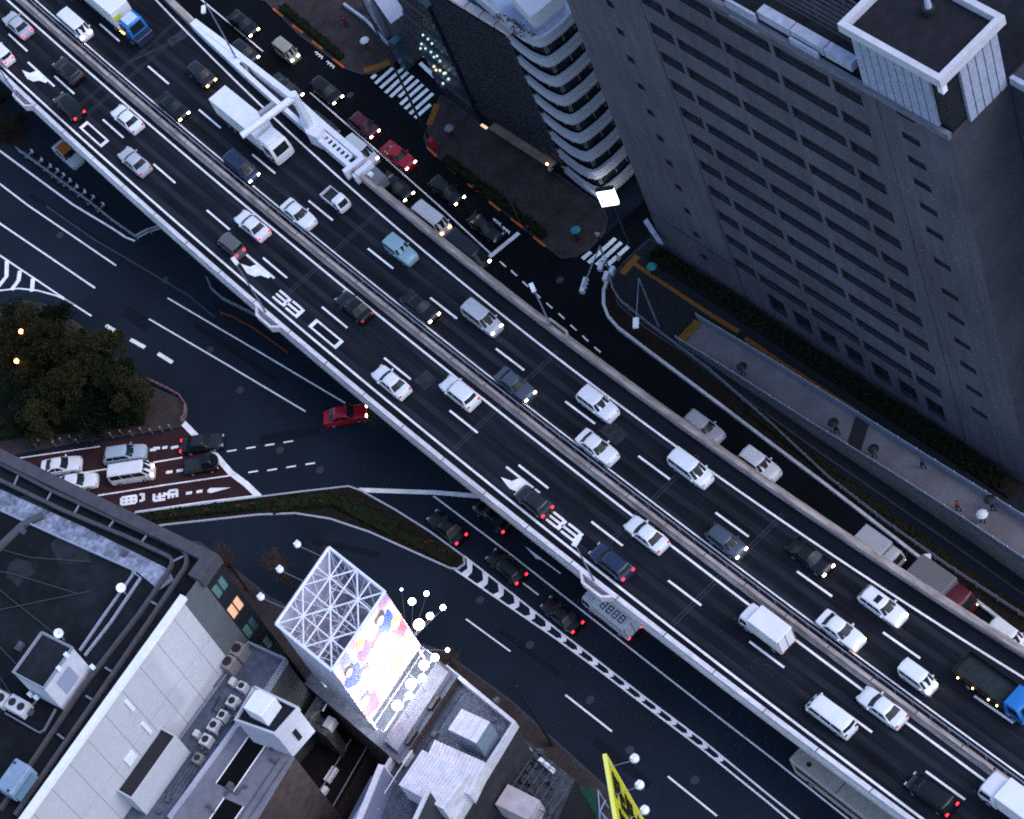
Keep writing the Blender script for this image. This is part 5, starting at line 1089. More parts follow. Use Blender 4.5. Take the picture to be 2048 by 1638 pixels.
for (a, v, s_, c_, h_) in ((.22, .16, 1.0, 2, 1), (.58, .14, .8, 4, 5), (.85, .22, .9, 2, 1), (.40, .34, 1.0, 6, 3), (.10, .42, 1.0, 3, 5), (.72, .45, 1.1, 4, 1), (.30, .62, 1.2, 5, 1), (.60, .72, 1.2, 6, 3), (.88, .72, 1.0, 3, 1), (.12, .78, 1.0, 6, 5)):
    blob(a, v+.13*s_, .15*s_, .12*s_, c_, .16); blob(a-.10*s_, v+.10*s_, .05*s_, .10*s_, c_, .2); blob(a, v-.02*s_, .085*s_, .068*s_, h_, .14); blob(a+.01, v+.015*s_, .058*s_, .05*s_, 0, .03)
b.build('poster_print', PCM, pp, fix=False)
b = MB(); dz = Vector((0, 0, 0))
def bar(a, c, z0=ZB, z1=ZB, r=.075): b.tube([bp(*a, z0), bp(*c, z1)], r, 5)
for a, c in (((0, 0), (1, 0)), ((1, 0), (1, 1)), ((1, 1), (0, 1)), ((0, 1), (0, 0))): bar(a, c, r=.15)
b.build('top_rim', STEELW, root)
b = MB()
for t in (.25, .5, .75): bar((t, 0), (t, 1)); bar((0, t), (1, t))
for ci in (.25, .75):
    for cj in (.25, .75):
        for a in ((-1, -1), (1, -1), (1, 1), (-1, 1)): bar((ci, cj), (ci+.25*a[0], cj+.25*a[1]))
for i in range(3):
    for j in range(3):
        for a in ((0, 0), (1, 0), (0, 1), (1, 1)): bar((.1667+.3333*i, .1667+.3333*j), (max(0, min(1, (i+a[0])/3)), max(0, min(1, (j+a[1])/3))), ZB-2.6, ZB, .05)
for t in (.1667, .5, .8333): bar((t, .02), (t, .98), ZB-2.6, ZB-2.6, .06); bar((.02, t), (.98, t), ZB-2.6, ZB-2.6, .06)
b.build('space_frame', STEELW, root)
b = MB()
for z in (ZB-6, ZB-9): 
    for t in (.3, .7): bar((t, .02), (t, .98), z, z, .07); bar((.02, t), (.98, t), z, z, .07)
for x, y in ((.03, .03), (.97, .03), (.97, .97), (.03, .97)): b.tube([bp(x, y, ZBB-3), bp(x, y, ZB-.2)], .12, 6)
b.build('inner_frame', STEELW, root)
# floodlights on arms: three dark ones on the far side, lit ones round the poster
LIT = mat('flood_lit', (1, 1, 1), .4, emit=(.93, .96, 1), estr=10); LIT2 = mat('flood_lit_dim', (1, 1, 1), .4, emit=(.93, .96, 1), estr=7)
def flood(tip, z, foot, lit, r, label, grp):
    r *= 1.15 if lit else 1.0
    p = P(*tip, z); q = foot; o = thing('floodlight', label, 'floodlight', (p.x, p.y, z), 0, grp)
    b = MB(); b.ball(p, r, n=10, sz=.8); b.build('lamp_head', lit or STEELW, o, smooth=True)
    b = MB(); b.tube([p+Vector((0, 0, -r*.6)), q], .03, 5); b.build('arm', DARKM if lit else RAILM, o)
    if not lit: b = MB(); b.box(p+Vector((0, 0, r*.8)), (.5, .3, .2), .4); b.build('bracket', STEELW, o)
for k, (tp, a) in enumerate((((595, 1089), .12), ((560, 1139), .45), ((522, 1194), .80))): flood(tp, ZB+.2, bp(0, a, ZB-.1), None, .34, 'unlit white floodlight on the %s arm left of the billboard' % ('upper', 'middle', 'lower')[k], 'unlit floodlights on arms')
lo = [(895, 1300, .16), (870, 1315, .30), (848, 1330, .38), (845, 1356, .30), (822, 1368, .40), (818, 1391, .28), (795, 1411, .40)]
hi = [(853, 1187, .2), (824, 1203, .28), (886, 1215, .22), (860, 1232, .27), (838, 1249, .42), (803, 1179, .1)]
for k, (x, y, r_) in enumerate(lo): flood((x, y), 18.2, bp(1.02, .05+.15*k, 17.6), LIT, r_, 'lit floodlight under the poster, %s in the lower row' % ('nearest the road', 'second from the road', 'third from the road', 'the middle one', 'third from the court', 'second from the court', 'nearest the court')[k], 'lit floodlights around the poster')
for k, (x, y, r_) in enumerate(hi): flood((x, y), 21.0, bp(1.02, .02+.02*k, 19.4), LIT if r_ > .12 else LIT2, r_, 'lit white floodlight %s the poster' % ('uppermost on a long arm beside', 'second from the top left beside', 'farthest out over the road beside', 'between two others beside', 'largest, glaring right at the road side of', 'tiny, closest to the cube roof beside')[k], 'lit floodlights around the poster')
for k, (a, z) in enumerate(((.12, 18.6), (.5, 18.0), (.88, 18.0), (.1, 21.5))):
    ld = bpy.data.lights.new('floodlight_beam', 'AREA'); ld.energy = (650, 650, 480, 24)[k]; ld.size = 1.2; ld.color = (.95, .97, 1); lo_ = bpy.data.objects.new('floodlight_beam', ld); C.objects.link(lo_)
    src = bp(1.0, a, z)+e1.normalized()*2.4; dst = bp(1.0, a, z+.9); lo_.location = src; lo_.rotation_euler = (src-dst).to_track_quat('Z', 'Y').to_euler()
# building that carries the billboard
tq = [bp(-.25, -.05, 0), bp(1.5, -.05, 0), bp(1.5, 1.1, 0), bp(-.25, 1.1, 0)]; c = sum(tq, Vector())/4
r = thing('lower_building', 'pale flat roofed building that carries the billboard and its lamps', 'building', (c.x, c.y, 0)); b = MB(); b.prism(tq, 15.2, 0, bottom=False); b.build('wall', MATS['court_wall'], r)
b = MB(); b.face([Vector((p.x, p.y, 15.22)) for p in tq]); b.build('roof', mat('carrier_roof', (.10, .11, .14), .85, .2, nscale=1.5, namt=.3), r)
b = MB(); b.prism([bp(1.2, .0, 0), bp(1.42, .0, 0), bp(1.42, 1.02, 0), bp(1.2, 1.02, 0)], 15.9, 15.24); b.build('roof_plinth', mat('plinth', (.2, .21, .26), .8, .2, nscale=1.5, namt=.15), r)
for a in (.35, .8): b = MB(); b.box(bp(1.46, a, 15.5), (1.4, .35, .5), math.atan2(e2.y, e2.x)); b.build('roof_hatch', DARKM, r)
b = MB(); b.tube([bp(1.1, 0, 17.6), bp(1.1, 1.0, 17.6)], .05, 5); b.tube([bp(1.3, 0, 18.0), bp(1.3, 1.0, 18.0)], .05, 5)
for a in (0, .33, .66, 1.0): b.tube([bp(1.02, a, 17.5), bp(1.32, a, 18.1)], .04, 5); b.tube([bp(1.3, a, 18.0), bp(1.3, a, 15.9)], .05, 5)
b.build('lamp_gantry', GALV, r)
# ---------------------------------------------------------------- corrugated roof building
r = roofblock('lower_building', 'flat roofed building with white parapets, a white roof box and corrugated roofs', [(897, 1341), (1033, 1453), (985, 1530), (918, 1640), (860, 1740), (660, 1740), (722, 1636), (770, 1556)], 14.2, mat('corr_wall', (.03, .03, .036), .8, .2, nscale=1, namt=.25), ROOFB, par=.9, pm=mat('corr_parapet', (.50, .50, .56), .8, .2, nscale=1.5, namt=.15), parw=.17)
b = MB(); q = PL([(923, 1418), (980, 1444), (953, 1487), (896, 1459)], 17.2); b.prism(q, 17.2, 14.22, bottom=False); b.build('roof_box', mat('roof_box_wall', (.16, .20, .27), .8, .2, nscale=1.5, namt=.2), r)
b = MB(); cq = sum(q, Vector())/4
for k in range(4): b.prism([q[0].lerp(q[1], k/4+.012), q[0].lerp(q[1], (k+1)/4-.0), q[3].lerp(q[2], (k+1)/4-.0), q[3].lerp(q[2], k/4+.012)], 17.28, 17.21)
b.build('roof_box_top', mat('roof_box_white', (.60, .60, .64), .7, .2, nscale=1.5, namt=.12), r)
COR = mat('corrugated', (.60, .60, .66), .6, .3, nscale=1.2, namt=.18)
for nm, q, z in (('corrugated_roof', [(870, 1480), (971, 1525), (940, 1590), (842, 1540)], 16.0), ('corrugated_roof', [(845, 1500), (938, 1548), (886, 1618), (798, 1570)], 17.2)):
    Q = PL(q, z); b = MB(); n_ = 15
    for k in range(n_):
        a0, a1 = k/n_, (k+.55)/n_; b.prism([Q[0].lerp(Q[1], a0), Q[0].lerp(Q[1], a1), Q[3].lerp(Q[2], a1), Q[3].lerp(Q[2], a0)], z+.06, z-.1)
    b.prism([Q[0], Q[1], Q[2], Q[3]], z-.02, 14.3, bottom=False); b.build(nm, COR, r)
ac_unit(816, 1520, 14.3, (1.3, .6), AW, 'white unit beside the corrugated roof', 0, None, .8); ac_unit(889, 1395, 14.3, (.9, .8), AW, 'small pinkish box inside the corner of the white parapet', 0, mat('pink_box', (.36, .31, .33), .7, .3), .8)
b = MB(); b.tube(PL([(825, 1500), (752, 1612), (757, 1618)], 15.4), .05, 5); b.build('pipe', STEELW, r)
rr = random.Random(15)
for k in range(10): MB().box(P(rr.uniform(830, 1000), rr.uniform(1400, 1480), 14.35), (rr.uniform(.2, .6), rr.uniform(.2, .5), rr.uniform(.2, .5)), AW).build('roof_unit', MATS['roof_unit'], r)
for k in range(3): b = MB(); b.tube(PL([(905+9*k, 1372+7*k), (860+9*k, 1440+7*k), (835+6*k, 1490+4*k)], 14.3), .05, 5); b.build('roof_pipe', MATS['cable_grey'], r)
def blade(name, label, tip, tail, z, hgt, m, me, thick=.35):
    """upright sign panel: top edge runs from tip to tail at height z"""
    a, c = P(*tip, z), P(*tail, z); d = (c-a).normalized(); nn = Vector((-d.y, d.x, 0)); r = thing(name, label, 'sign', ((a.x+c.x)/2, (a.y+c.y)/2, z-hgt))
    b = MB(); mid = a.lerp(c, .5); b.box((mid.x, mid.y, z-hgt/2), ((c-a).length, thick*.7, hgt), math.atan2(d.y, d.x)); b.build('panel', m, r)
    b = MB(); L = (c-a).length; ax = math.atan2(d.y, d.x); b.box((mid.x, mid.y, z+.1), (L+.1, thick, .2), ax)
    for e in (a-d*.06, c+d*.06): b.box((e.x, e.y, z-hgt/2), (.12, thick, hgt), ax)
    b.build('frame', me, r); return r, a, c, d
SGW = mat('sign_edge_white', (.55, .54, .58), .6, .3, nscale=2, namt=.12)
blade('advertising_sign', 'tall pale blue sign panel seen from its top edge, left of the corrugated roof', (763, 1532), (715, 1650), 17.5, 7, mat('sign_lavender', (.16, .18, .27), .7, .3), SGW, .5)
blade('advertising_sign', 'dark grey triangular looking sign panel at the foot of the corrugated roof', (857, 1583), (826, 1650), 19, 8, mat('sign_dark', (.035, .042, .05), .7, .3), SGW)
b = MB(); b.prism(PL([(742, 1552), (762, 1560), (712, 1660), (690, 1650)], 12), 12, 5); o = b.build('advertising_sign', mat('lav_blue', (.14, .16, .24), .8, .2)); tag(o, 'flat lavender blue roof slab beside the tall pale sign', 'roof')
# ---------------------------------------------------------------- cluttered roof, green court, yellow sign
r = roofblock('lower_building', 'dark cluttered roof with cages, pipes and a pinkish roof box', [(1012, 1498), (1040, 1470), (1150, 1560), (1115, 1640), (1060, 1720), (890, 1720), (945, 1640)], 8.0, mat('clutter_wall', (.02, .02, .024), .9, .1), mat('clutter_roof', (.055, .058, .072), .9, .1, nscale=1.5, namt=.5))
b = MB(); q = PL([(1016, 1568), (1079, 1600), (1056, 1640), (990, 1608)], 10.5); b.prism(q, 10.5, 8.02, bottom=False); b.build('roof_box', mat('pink_roof', (.48, .42, .45), .8, .2, nscale=1, namt=.2), r)
b = MB(); rr = random.Random(3)
for k in range(46): MB().box(P(rr.uniform(985, 1110), rr.uniform(1500, 1640), 8.3), (rr.uniform(.15, .8), rr.uniform(.15, .6), rr.uniform(.2, .9)), AW).build('roof_unit', mat('clutter', (.10, .11, .14), .8, .2, nscale=2, namt=.7, col2=(.015, .015, .02)), r)
b = MB()
for k in range(9): b.tube([P(1035+13*k, 1500+9*k, 9.6), P(975+13*k, 1590+9*k, 9.6)], .04, 4)
for k in range(6): b.tube([P(1040-12*k, 1500+17*k, 9.62), P(1140-12*k, 1560+17*k, 9.62)], .04, 4)
b.build('cage_frame', mat('cage', (.06, .07, .09), .6, .4), r)
b = MB()
for a, c in (((1044, 1488), (1060, 1502)), ((1079, 1518), (1086, 1524)), ((1090, 1527), (1097, 1533)), ((1101, 1537), (1107, 1542))): b.sweep(PL([a, c], 9.0), [(-.2, -.3), (.2, -.3), (.2, .1), (-.2, .1)])
b.build('white_boxes', STEELW, r)
px_sheet('court_floor', [(1150, 1572), (1187, 1578), (1200, 1640), (1210, 1720), (1080, 1720), (1112, 1640)], .2, mat('green_court', (.012, .065, .045), .9, .1, nscale=2, namt=.3))
b = MB(); b.tube(PL([(1196, 1580), (1200, 1640), (1204, 1690)], 4), .07, 5); b.tube(PL([(1200, 1622), (1211, 1600)], 4), .07, 5); b.tube(PL([(1200, 1622), (1216, 1640)], 4), .07, 5); b.tube(PL([(1196, 1580), (1200, 1640)], 2), .05, 5)
for x, y in ((1196, 1580), (1200, 1622)): p = P(x, y, 4); b.tube([p, Vector((p.x, p.y, .2))], .06, 5)
o = b.build('court_frame', mat('pale_blue_frame', (.22, .28, .42), .6, .3)); tag(o, 'pale blue steel frame at the edge of the green court', 'frame')
YEL = mat('sign_yellow', (.58, .56, .02), .5, .3, nscale=2, namt=.08); YEB = mat('sign_yellow_pale', (.75, .74, .16), .5, .3)
ZY = 24.0
ra_, ya, yc, yd = blade('advertising_sign', 'tall yellow sign with black lettering rising over the road at the bottom edge', (1210, 1511), (1233, 1650), ZY, 14, YEL, YEB, .32)
b = MB(); nn = Vector((-yd.y, yd.x, 0)); nn = nn if nn.dot(Vector((-ya.x, -ya.y, 0))) > 0 else -nn; L = (yc-ya).length
def yq(u0, u1, z0, z1, sk=0.):
    b.face([Vector((ya.x+yd.x*u+nn.x*.20, ya.y+yd.y*u+nn.y*.20, ZY-z)) for u, z in ((u0, z0), (u1, z0+sk), (u1, z1+sk), (u0, z1))])
q_ = 1.9
for col, u in enumerate((.9, 4.0, 7.1)):
    for k in range(3):
        z = .9+4.3*k+.5*(col % 2)
        for (a_, c_, e_, f_) in ((0, 1.25, 0, .34), (.45, .80, .34, 1.95), (0, 1.35, 1.0, 1.32), (.05, .38, .4, .95), (.92, 1.25, 1.4, 2.05)): yq(u+a_*q_, u+c_*q_, z+e_*q_, z+f_*q_)
b.build('lettering', mat('sign_black', (.012, .012, .010), .6, .2), ra_, fix=False)
for k, (x, y) in enumerate(((1269, 1517), (1279, 1570), (1289, 1620))): flood((x, y), ZY-2, Vector((ya.x+yd.x*(1+2.5*k), ya.y+yd.y*(1+2.5*k), ZY-.2)), None, .42, 'round white lamp on an arm of the yellow sign, %s of three' % ('topmost', 'middle', 'lowest')[k], 'unlit floodlights on arms')
# ---------------------------------------------------------------- white roadside platform and gantry on the right of the deck
b = MB(); b.sweep(cRpar.line(sW0, sW1, ZD), [(0.05, -0.75), (0.05, 1.15), (-0.45, 1.15), (-0.55, 0.35), (-0.7, 0.0), (-0.7, -0.75)])
root = thing('roadside_platform', 'white steel service platform with stair and outer wall beside the right carriageway', 'platform', P(600, 240, ZD))
b.build('inner_wall', STEELW, root)
ow = [(399, 50), (450, 88), (500, 127), (588, 195), (649, 250), (722, 312)]
b = MB(); b.sweep(PL(ow, ZD+1.2), [(-.30, -2.2), (.30, -2.2), (.30, 0), (-.30, 0)]); b.build('outer_wall', STEELW, root)
SI = [cRpar.pt(sn(P(x, y, ZD))[0], ZD) for x, y in ow]; OWp = PL(ow, ZD)
WHF = mat('platform_floor', (.40, .41, .47), .7, .3, nscale=1.5, namt=.2)
b = MB()
for k in (0, 1): b.face((SI[k]+Vector((0, 0, 1.1)), SI[k+1]+Vector((0, 0, 1.1)), OWp[k+1]+Vector((0, 0, 1.1)), OWp[k]+Vector((0, 0, 1.1))))
b.face((SI[2]+Vector((0, 0, 1.1)), SI[2].lerp(OWp[2], .5)+Vector((0, 0, 1.1)), OWp[3]+Vector((0, 0, 1.1)), OWp[2]+Vector((0, 0, 1.1))))
b.build('cover_plate', STEELW, root)
b = MB(); 
for k in (2, 3, 4): b.face((SI[k]+Vector((0, 0, -.3)), SI[k+1]+Vector((0, 0, -.3)), OWp[k+1]+Vector((0, 0, -.3)), OWp[k]+Vector((0, 0, -.3))))
b.build('floor', mat('platform_dark', (.05, .055, .07), .8, .2, nscale=2, namt=.3), root)
b = MB(); b.prism(PL([(594, 218), (612, 222), (648, 256), (634, 276), (612, 266)], ZD+1.9), ZD+1.9, ZD-.2); b.build('equipment_box', STEELW, root)
b = MB(); a0, a1 = cRpar.pt(sn(P(622, 284, ZD))[0], ZD+1.0, .15), cRpar.pt(sn(P(689, 340, ZD))[0], ZD+1.0, .15)
d = (a1-a0).normalized(); nn = Vector((-d.y, d.x, 0)); nn = nn if nn.x > 0 else -nn
for o in (0, 1.0): b.sweep([a0+nn*o, a1+nn*o], [(-.14, -.2), (.14, -.2), (.14, 0), (-.14, 0)])
for k in range(9): p = a0.lerp(a1, k/8); b.sweep([p+nn*.1, p+nn*.95], [(-.16, -.16), (.16, -.16), (.16, -.01), (-.16, -.01)])
b.build('stair', STEELW, root)
b = MB()
for a, c in (((687, 343), (726, 313)), ((707, 352), (742, 322))): b.sweep(PL([a, c], ZD+1.25), [(-.3, -1.2), (.3, -1.2), (.3, 0), (-.3, 0)])
b.build('end_wall', STEELW, root); b = MB(); b.prism(PL([(712, 350), (742, 324), (772, 352), (748, 376)], ZD+.6), ZD+.6, ZD-.6); b.build('end_slab', mat('end_slab', (.16, .165, .19), .8, .2, nscale=2, namt=.2), root)
MB().box(P(741, 349, ZD+.8), (.5, .5, .35), .4).build('slab_lamp', STEELW, root)
ZG = 15.6; g0, g1 = P(589, 194, ZG), P(483, 272, ZG)
root = thing('sign_gantry', 'white round cantilever gantry arm reaching over the box truck', 'gantry', (g0.x, g0.y, ZD-1))
b = MB(); b.tube([g0+(g0-g1).normalized()*.4, g1], .42, 14, r2=.36); b.build('arm', STEELW, root, smooth=True)
b = MB(); b.tube([Vector((g0.x, g0.y, ZD-1)), g0+Vector((0, 0, .5))], .45, 14); b.build('column', STEELW, root, smooth=True)
b = MB(); ax = math.atan2((g1-g0).y, (g1-g0).x); p = P(532, 215, ZG-.4); b.box((p.x, p.y, ZG-.9), (1.9, .5, .9), ax); b.build('sign_back', mat('sign_back', (.30, .31, .36), .6, .3, nscale=2, namt=.15), root)
# ---------------------------------------------------------------- lamp posts
LPG = 'tall lamp posts along the expressway'
def lamp_post(base, zb, zt, head, label, arm=True, m=None, grp=LPG, hs=(1.0, .42, .22)):
    p = P(*base, zb); r = thing('street_lamp', label, 'street lamp', (p.x, p.y, zb), 0, grp)
    t = Vector((p.x, p.y, zt)); h = P(*head, zt+.3)
    b = MB(); b.tube([p, t], .11, 7, r2=.06); b.build('pole', m or RAILM, r)
    if arm: b = MB(); b.tube([t, h], .05, 6); b.build('arm', m or RAILM, r); b = MB(); d = h-t; b.box(h, hs, math.atan2(d.y, d.x) if d.length > .3 else .6); b.build('lamp_head', STEELW, r)
    return r
def bump(base, sgn, label=None):
    p = P(*base, ZD+.9); s, n = sn(p); b = MB(); cv = cLpar if sgn < 0 else cRpar
    pts = [cv.pt(s-2.2, ZD+.85, 0), cv.pt(s-1.2, ZD+.85, sgn*.8), cv.pt(s+1.2, ZD+.85, sgn*.8), cv.pt(s+2.2, ZD+.85, 0)]
    return b, pts
for base, zt, head, sgn, lab in (((478, 126), 19.2, (407, 19), 1, 'thin lamp post rising from the white platform wall at the top'), ((1106, 661), 17.0, (1065, 575), 1, 'lamp post on the right parapet in the middle of the photo'), ((537, 633), 19.4, (470, 522), -1, 'lamp post on the left parapet above the rusty rail'), ((1192, 1170), 16.3, (1153, 1083), -1, 'lamp post on the left parapet above the white roofed truck'), ((40, 200), 18, (-20, 90), -1, 'lamp post on the left parapet by the left edge, only its foot in view')):
    r = lamp_post(base, ZD+.2, zt, head, lab)
    b, pts = bump(base, sgn); b.sweep(pts, [(-.12, -.7), (.12, -.7), (.12, .12), (-.12, .12)]); b.build('base_wall', PARA if sgn < 0 else BARR, r)
lamp_post((1318, 655), 0, 8.5, (1272, 646), 'lamp post with a white head leaning over the kerb wall before the ramp', grp='lamp posts on the pavements', hs=(1.1, .55, .25))
lamp_post((1862, 1122), 0, 1.6, (1855, 1118), 'short white headed lamp beside the thin verge railing', grp='lamp posts on the pavements', hs=(.9, .6, .3))
def plain_pole(base, zt, label, m=DARKM, r0=.16):
    p = P(*base, 0); r = thing('utility_pole', label, 'pole', (p.x, p.y, 0)); b = MB(); b.tube([p, Vector((p.x, p.y, zt))], r0, 7, r2=r0*.6); b.build('shaft', m, r); return r
r = plain_pole((862, 286), 24, 'very tall dark pole standing by the zebra crossing with a red box at its foot'); MB().box(P(865, 287, 1.2), (.6, .6, 1.4), .5).build('red_box', mat('red_box', (.30, .012, .03), .6), r)
plain_pole((1106, 1492), 12, 'thin dark pole on the pavement beside the lower road'); plain_pole((1258, 488), 6, 'slim green pole at the far end of the short zebra crossing', mat('green_pole', (.04, .08, .07), .6), .07)
plain_pole((1040, 445), 5, 'slim green pole beside the orange kerb', mat('green_pole', (.04, .08, .07), .6), .07)
r = thing('traffic_signal', 'traffic signal post with an arm over the frontage road beside the short zebra crossing', 'traffic signal', P(1226, 556, 0)); b = MB(); p = P(1226, 556, 0); t = Vector((p.x, p.y, 5.4)); b.tube([p, t], .12, 7); b.build('pole', RAILM, r)
h = P(1166, 574, 5.4); b = MB(); b.tube([t, h], .07, 6); b.build('arm', RAILM, r)
SGL = mat('signal_box', (.52, .54, .60), .5, .3)
for (x, y, l) in ((1168, 571, 1.7), (1202, 532, 1.0), (1224, 541, .8), (1212, 553, 1.0), (1208, 520, .7)):
    q = P(x, y, 5.0); b = MB(); b.box(q, (l, .45, .5), .9); o = b.build('signal_head', SGL, r)
    b = MB(); dd = Vector((.62, .78, 0)); nn = Vector((.78, -.62, 0))
    for k in range(3 if l > .9 else 2): b.ball(q+dd*(k-1)*l*.3+nn*.22, .13, n=6)
    b.build('signal_lens', GLASST, o)
# bollards by the red lanes
bol = None
BR = mat('bollard_red', (.22, .05, .05), .6, .2, nscale=9, namt=.5, col2=(.20, .18, .2))
spots = [(62, 893), (84, 890), (108, 883), (126, 886), (146, 882), (166, 880), (188, 872), (206, 874), (226, 876), (246, 870), (266, 872), (286, 866), (306, 868), (326, 864), (344, 860), (75, 897), (112, 893), (158, 888)]
for k, (x, y) in enumerate(spots):
    p = P(x, y, .1)
    if bol is None:
        bol = thing('bollard', 'small reddish post in the row between park island and red lanes', 'bollard', p, 0, 'reddish posts along the red lanes')
        b = MB(); b.tube([(0, 0, 0), (0, 0, .85)], .07, 7); b.build('post', BR, bol, local=True); b = MB(); b.ball((0, 0, .9), .13, n=6); b.build('cap', mat('bollard_cap', (.25, .24, .28), .6), bol, local=True)
    else:
        o = bol.copy(); C.objects.link(o); o.location = p
        for ch in bol.children: c = ch.copy(); C.objects.link(c); c.parent = o
# ---------------------------------------------------------------- trees
BARK = mat('bark', (.03, .022, .018), .9, .1, nscale=5, namt=.4)
LV = [mat('leaf_olive', (.020, .0205, .008), .9, .1, nscale=1.3, namt=.7, nscale2=7, namt2=.4), mat('leaf_green', (.011, .018, .0075), .9, .1, nscale=1.3, namt=.7, nscale2=7, namt2=.4), mat('leaf_deep', (.006, .013, .006), .9, .1, nscale=1.3, namt=.7, nscale2=7, namt2=.4)]
def tree_mesh(seed, h, rad, m):
    rr = random.Random(seed); tb = MB(); tb.tube([(0, 0, 0), (.1, .05, h*.35), (.0, .15, h*.6)], .17, 7, r2=.09); cl = []
    for k in range(13):
        a = rr.uniform(0, 6.28); q = rad*rr.uniform(.2, .95); z = h*rr.uniform(.45, 1.0)*(1-.25*(q/rad)); e = Vector((q*math.cos(a), q*math.sin(a), z)); s = Vector((.05, .1, h*rr.uniform(.3, .55)))
        tb.tube([s, s.lerp(e, .55)+Vector((0, 0, .25)), e], .06, 5, r2=.02); cl.append((e, rr.uniform(.55, 1.15)))
    lb = MB()
    for e, cr_ in cl:
        for _ in range(260):
            v = Vector((rr.gauss(0, 1), rr.gauss(0, 1), rr.gauss(0, .7))); v = v.normalized()*cr_*(rr.random()**.45); p = e+v
            u = Vector((rr.gauss(0, 1), rr.gauss(0, 1), rr.gauss(0, .5))).normalized(); w_ = u.orthogonal().normalized(); s = rr.uniform(.07, .17); lb.face((p-u*s, p+w_*s*.6, p+u*s, p-w_*s*.6))
    return tb.mesh('trunk', [BARK]), lb.mesh('crown', [m], fix=False)
TM = [tree_mesh(11, 6.0, 2.4, LV[0]), tree_mesh(12, 5.2, 2.1, LV[1]), tree_mesh(13, 4.6, 1.9, LV[2]), tree_mesh(14, 6.6, 2.3, LV[0])]
tl = ['olive leafed tree', 'green leafed tree', 'deep green low tree', 'tall olive leafed tree']
tsp = [(30, 640, 2, 'at the left edge under the hatched road marking'), (85, 660, 3, 'beside the upper orange lamp'), (190, 715, 0, 'overhanging the thick lane dashes'), (255, 770, 1, 'at the pointed tip of the park'), (110, 735, 0, 'in the middle of the park'), (180, 770, 3, 'below the overhanging tree'), (40, 780, 2, 'below the lower orange lamp'), (115, 800, 1, 'near the lower hedge of the park'), (210, 820, 2, 'near the red posts at the park tip'), (20, 715, 3, 'between the two orange lamps at the left edge'), (262, 812, 2, 'right of the lower hedge'), (-20, 830, 1, 'cut by the left edge above the red lanes'), (150, 690, 1, 'beside the white line at the park edge'), (70, 705, 0, 'right of the lower orange lamp'), (150, 810, 3, 'above the middle of the trimmed hedge'), (60, 825, 2, 'low beside the left end of the trimmed hedge'), (225, 765, 1, 'second from the pointed tip of the park'), (5, 670, 1, 'just left of the upper orange lamp'), (75, 760, 3, 'in the shade right of the lower lamp'), (165, 735, 2, 'between the overhanging tree and the park centre'), (100, 690, 3, 'uphill of the tree in the middle of the park'), (282, 790, 0, 'closest of all to the red and white rail'), (195, 850, 2, 'low beside the right end of the trimmed hedge'), (120, 640, 2, 'tucked under the curved white line'), (235, 735, 3, 'between the white line and the park tip'), (100, 850, 3, 'rising out of the trimmed hedge')]
for k, (x, y, t, where) in enumerate(tsp):
    p = P(x+14, y+26, .14); r = thing('tree', tl[t]+' '+where, 'tree', p, k*1.3, 'trees on the park island'); sc = 1.0+.06*(k % 5); r.scale = (sc, sc, sc)
    for nm, me in zip(('trunk', 'crown'), TM[t]): add(nm, me, r)
def bare_tree(base, h, label, seed):
    p = P(*base, .14); r = thing('bare_tree', label, 'tree', p, 0, 'bare brown trees beside the billboard'); rr = random.Random(seed); b = MB(); t = MB()
    b.tube([(0, 0, 0), (0, .1, h*.3)], .15, 7, r2=.1); b.build('trunk', BARK, r, local=True)
    for k in range(44):
        a = rr.uniform(0, 6.28); q = rr.uniform(.2, 1.5); z1 = h*rr.uniform(.7, 1.0); s = Vector((0, .1, h*rr.uniform(.18, .5))); e = Vector((q*math.cos(a), q*math.sin(a), z1)); m_ = s.lerp(e, .5)+Vector((0, 0, .3)); t.tube([s, m_, e], .028, 4, r2=.01)
        for j in range(7): s2 = m_.lerp(e, rr.random()); e2_ = s2+Vector((rr.gauss(0, .35), rr.gauss(0, .35), rr.uniform(.2, .8))); t.tube([s2, e2_], .013, 3)
    t.build('crown', mat('twigs', (.075, .048, .040), .9, .1, nscale=4, namt=.4), r, local=True)
bare_tree((495, 1180), 8.5, 'bare brown tree nearest the dark building corner', 4); bare_tree((600, 1195), 8.5, 'bare brown tree between the unlit floodlight arms', 5); bare_tree((690, 1175), 6.5, 'faint bare tree hidden behind the billboard', 6); bare_tree((925, 1372), 6, 'bare tree on the pavement beside the lit floodlights', 8)
# hedges and planting
def hedge(pts, w, h, n, m, label, size=.16, z0=.14):
    q = PL(pts, z0); b = MB(); b.sweep(q, [(-w/2, 0), (w/2, 0), (w/2*.85, h*.7), (-w/2*.85, h*.7)]); o = b.build('hedge', HEDGE); tag(o, label, 'hedge'); bx = []
    for a, c in zip(q, q[1:]): d = c-a; mid = a.lerp(c, .5); bx.append(((mid.x, mid.y, z0+h*.6), (d.length, w*1.15, h*.95), math.atan2(d.y, d.x), int(n*d.length)))
    leafage('foliage', bx, 0, m, size, o); return o
hedge([(-40, 876), (60, 862), (200, 847), (290, 838)], 1.5, .9, 70, LV[1], 'trimmed hedge along the lower side of the park island')
hedge([(548, 1014), (620, 1003), (680, 1000)], 1.6, .5, 40, LV[2], 'low planting on the upper end of the traffic island'); hedge([(680, 1003), (730, 1030), (790, 1062)], 1.7, .6, 50, LV[1], 'bright green planting at the bend of the traffic island'); hedge([(800, 1068), (850, 1093), (905, 1122)], 1.2, .4, 35, mat('leaf_brown', (.018, .014, .009), .9, .1, nscale=2, namt=.6), 'brownish low planting at the pointed end of the traffic island'); hedge([(300, 1036), (400, 1022), (530, 1010)], 1.1, .4, 35, LV[2], 'dark low planting beside the painted characters')
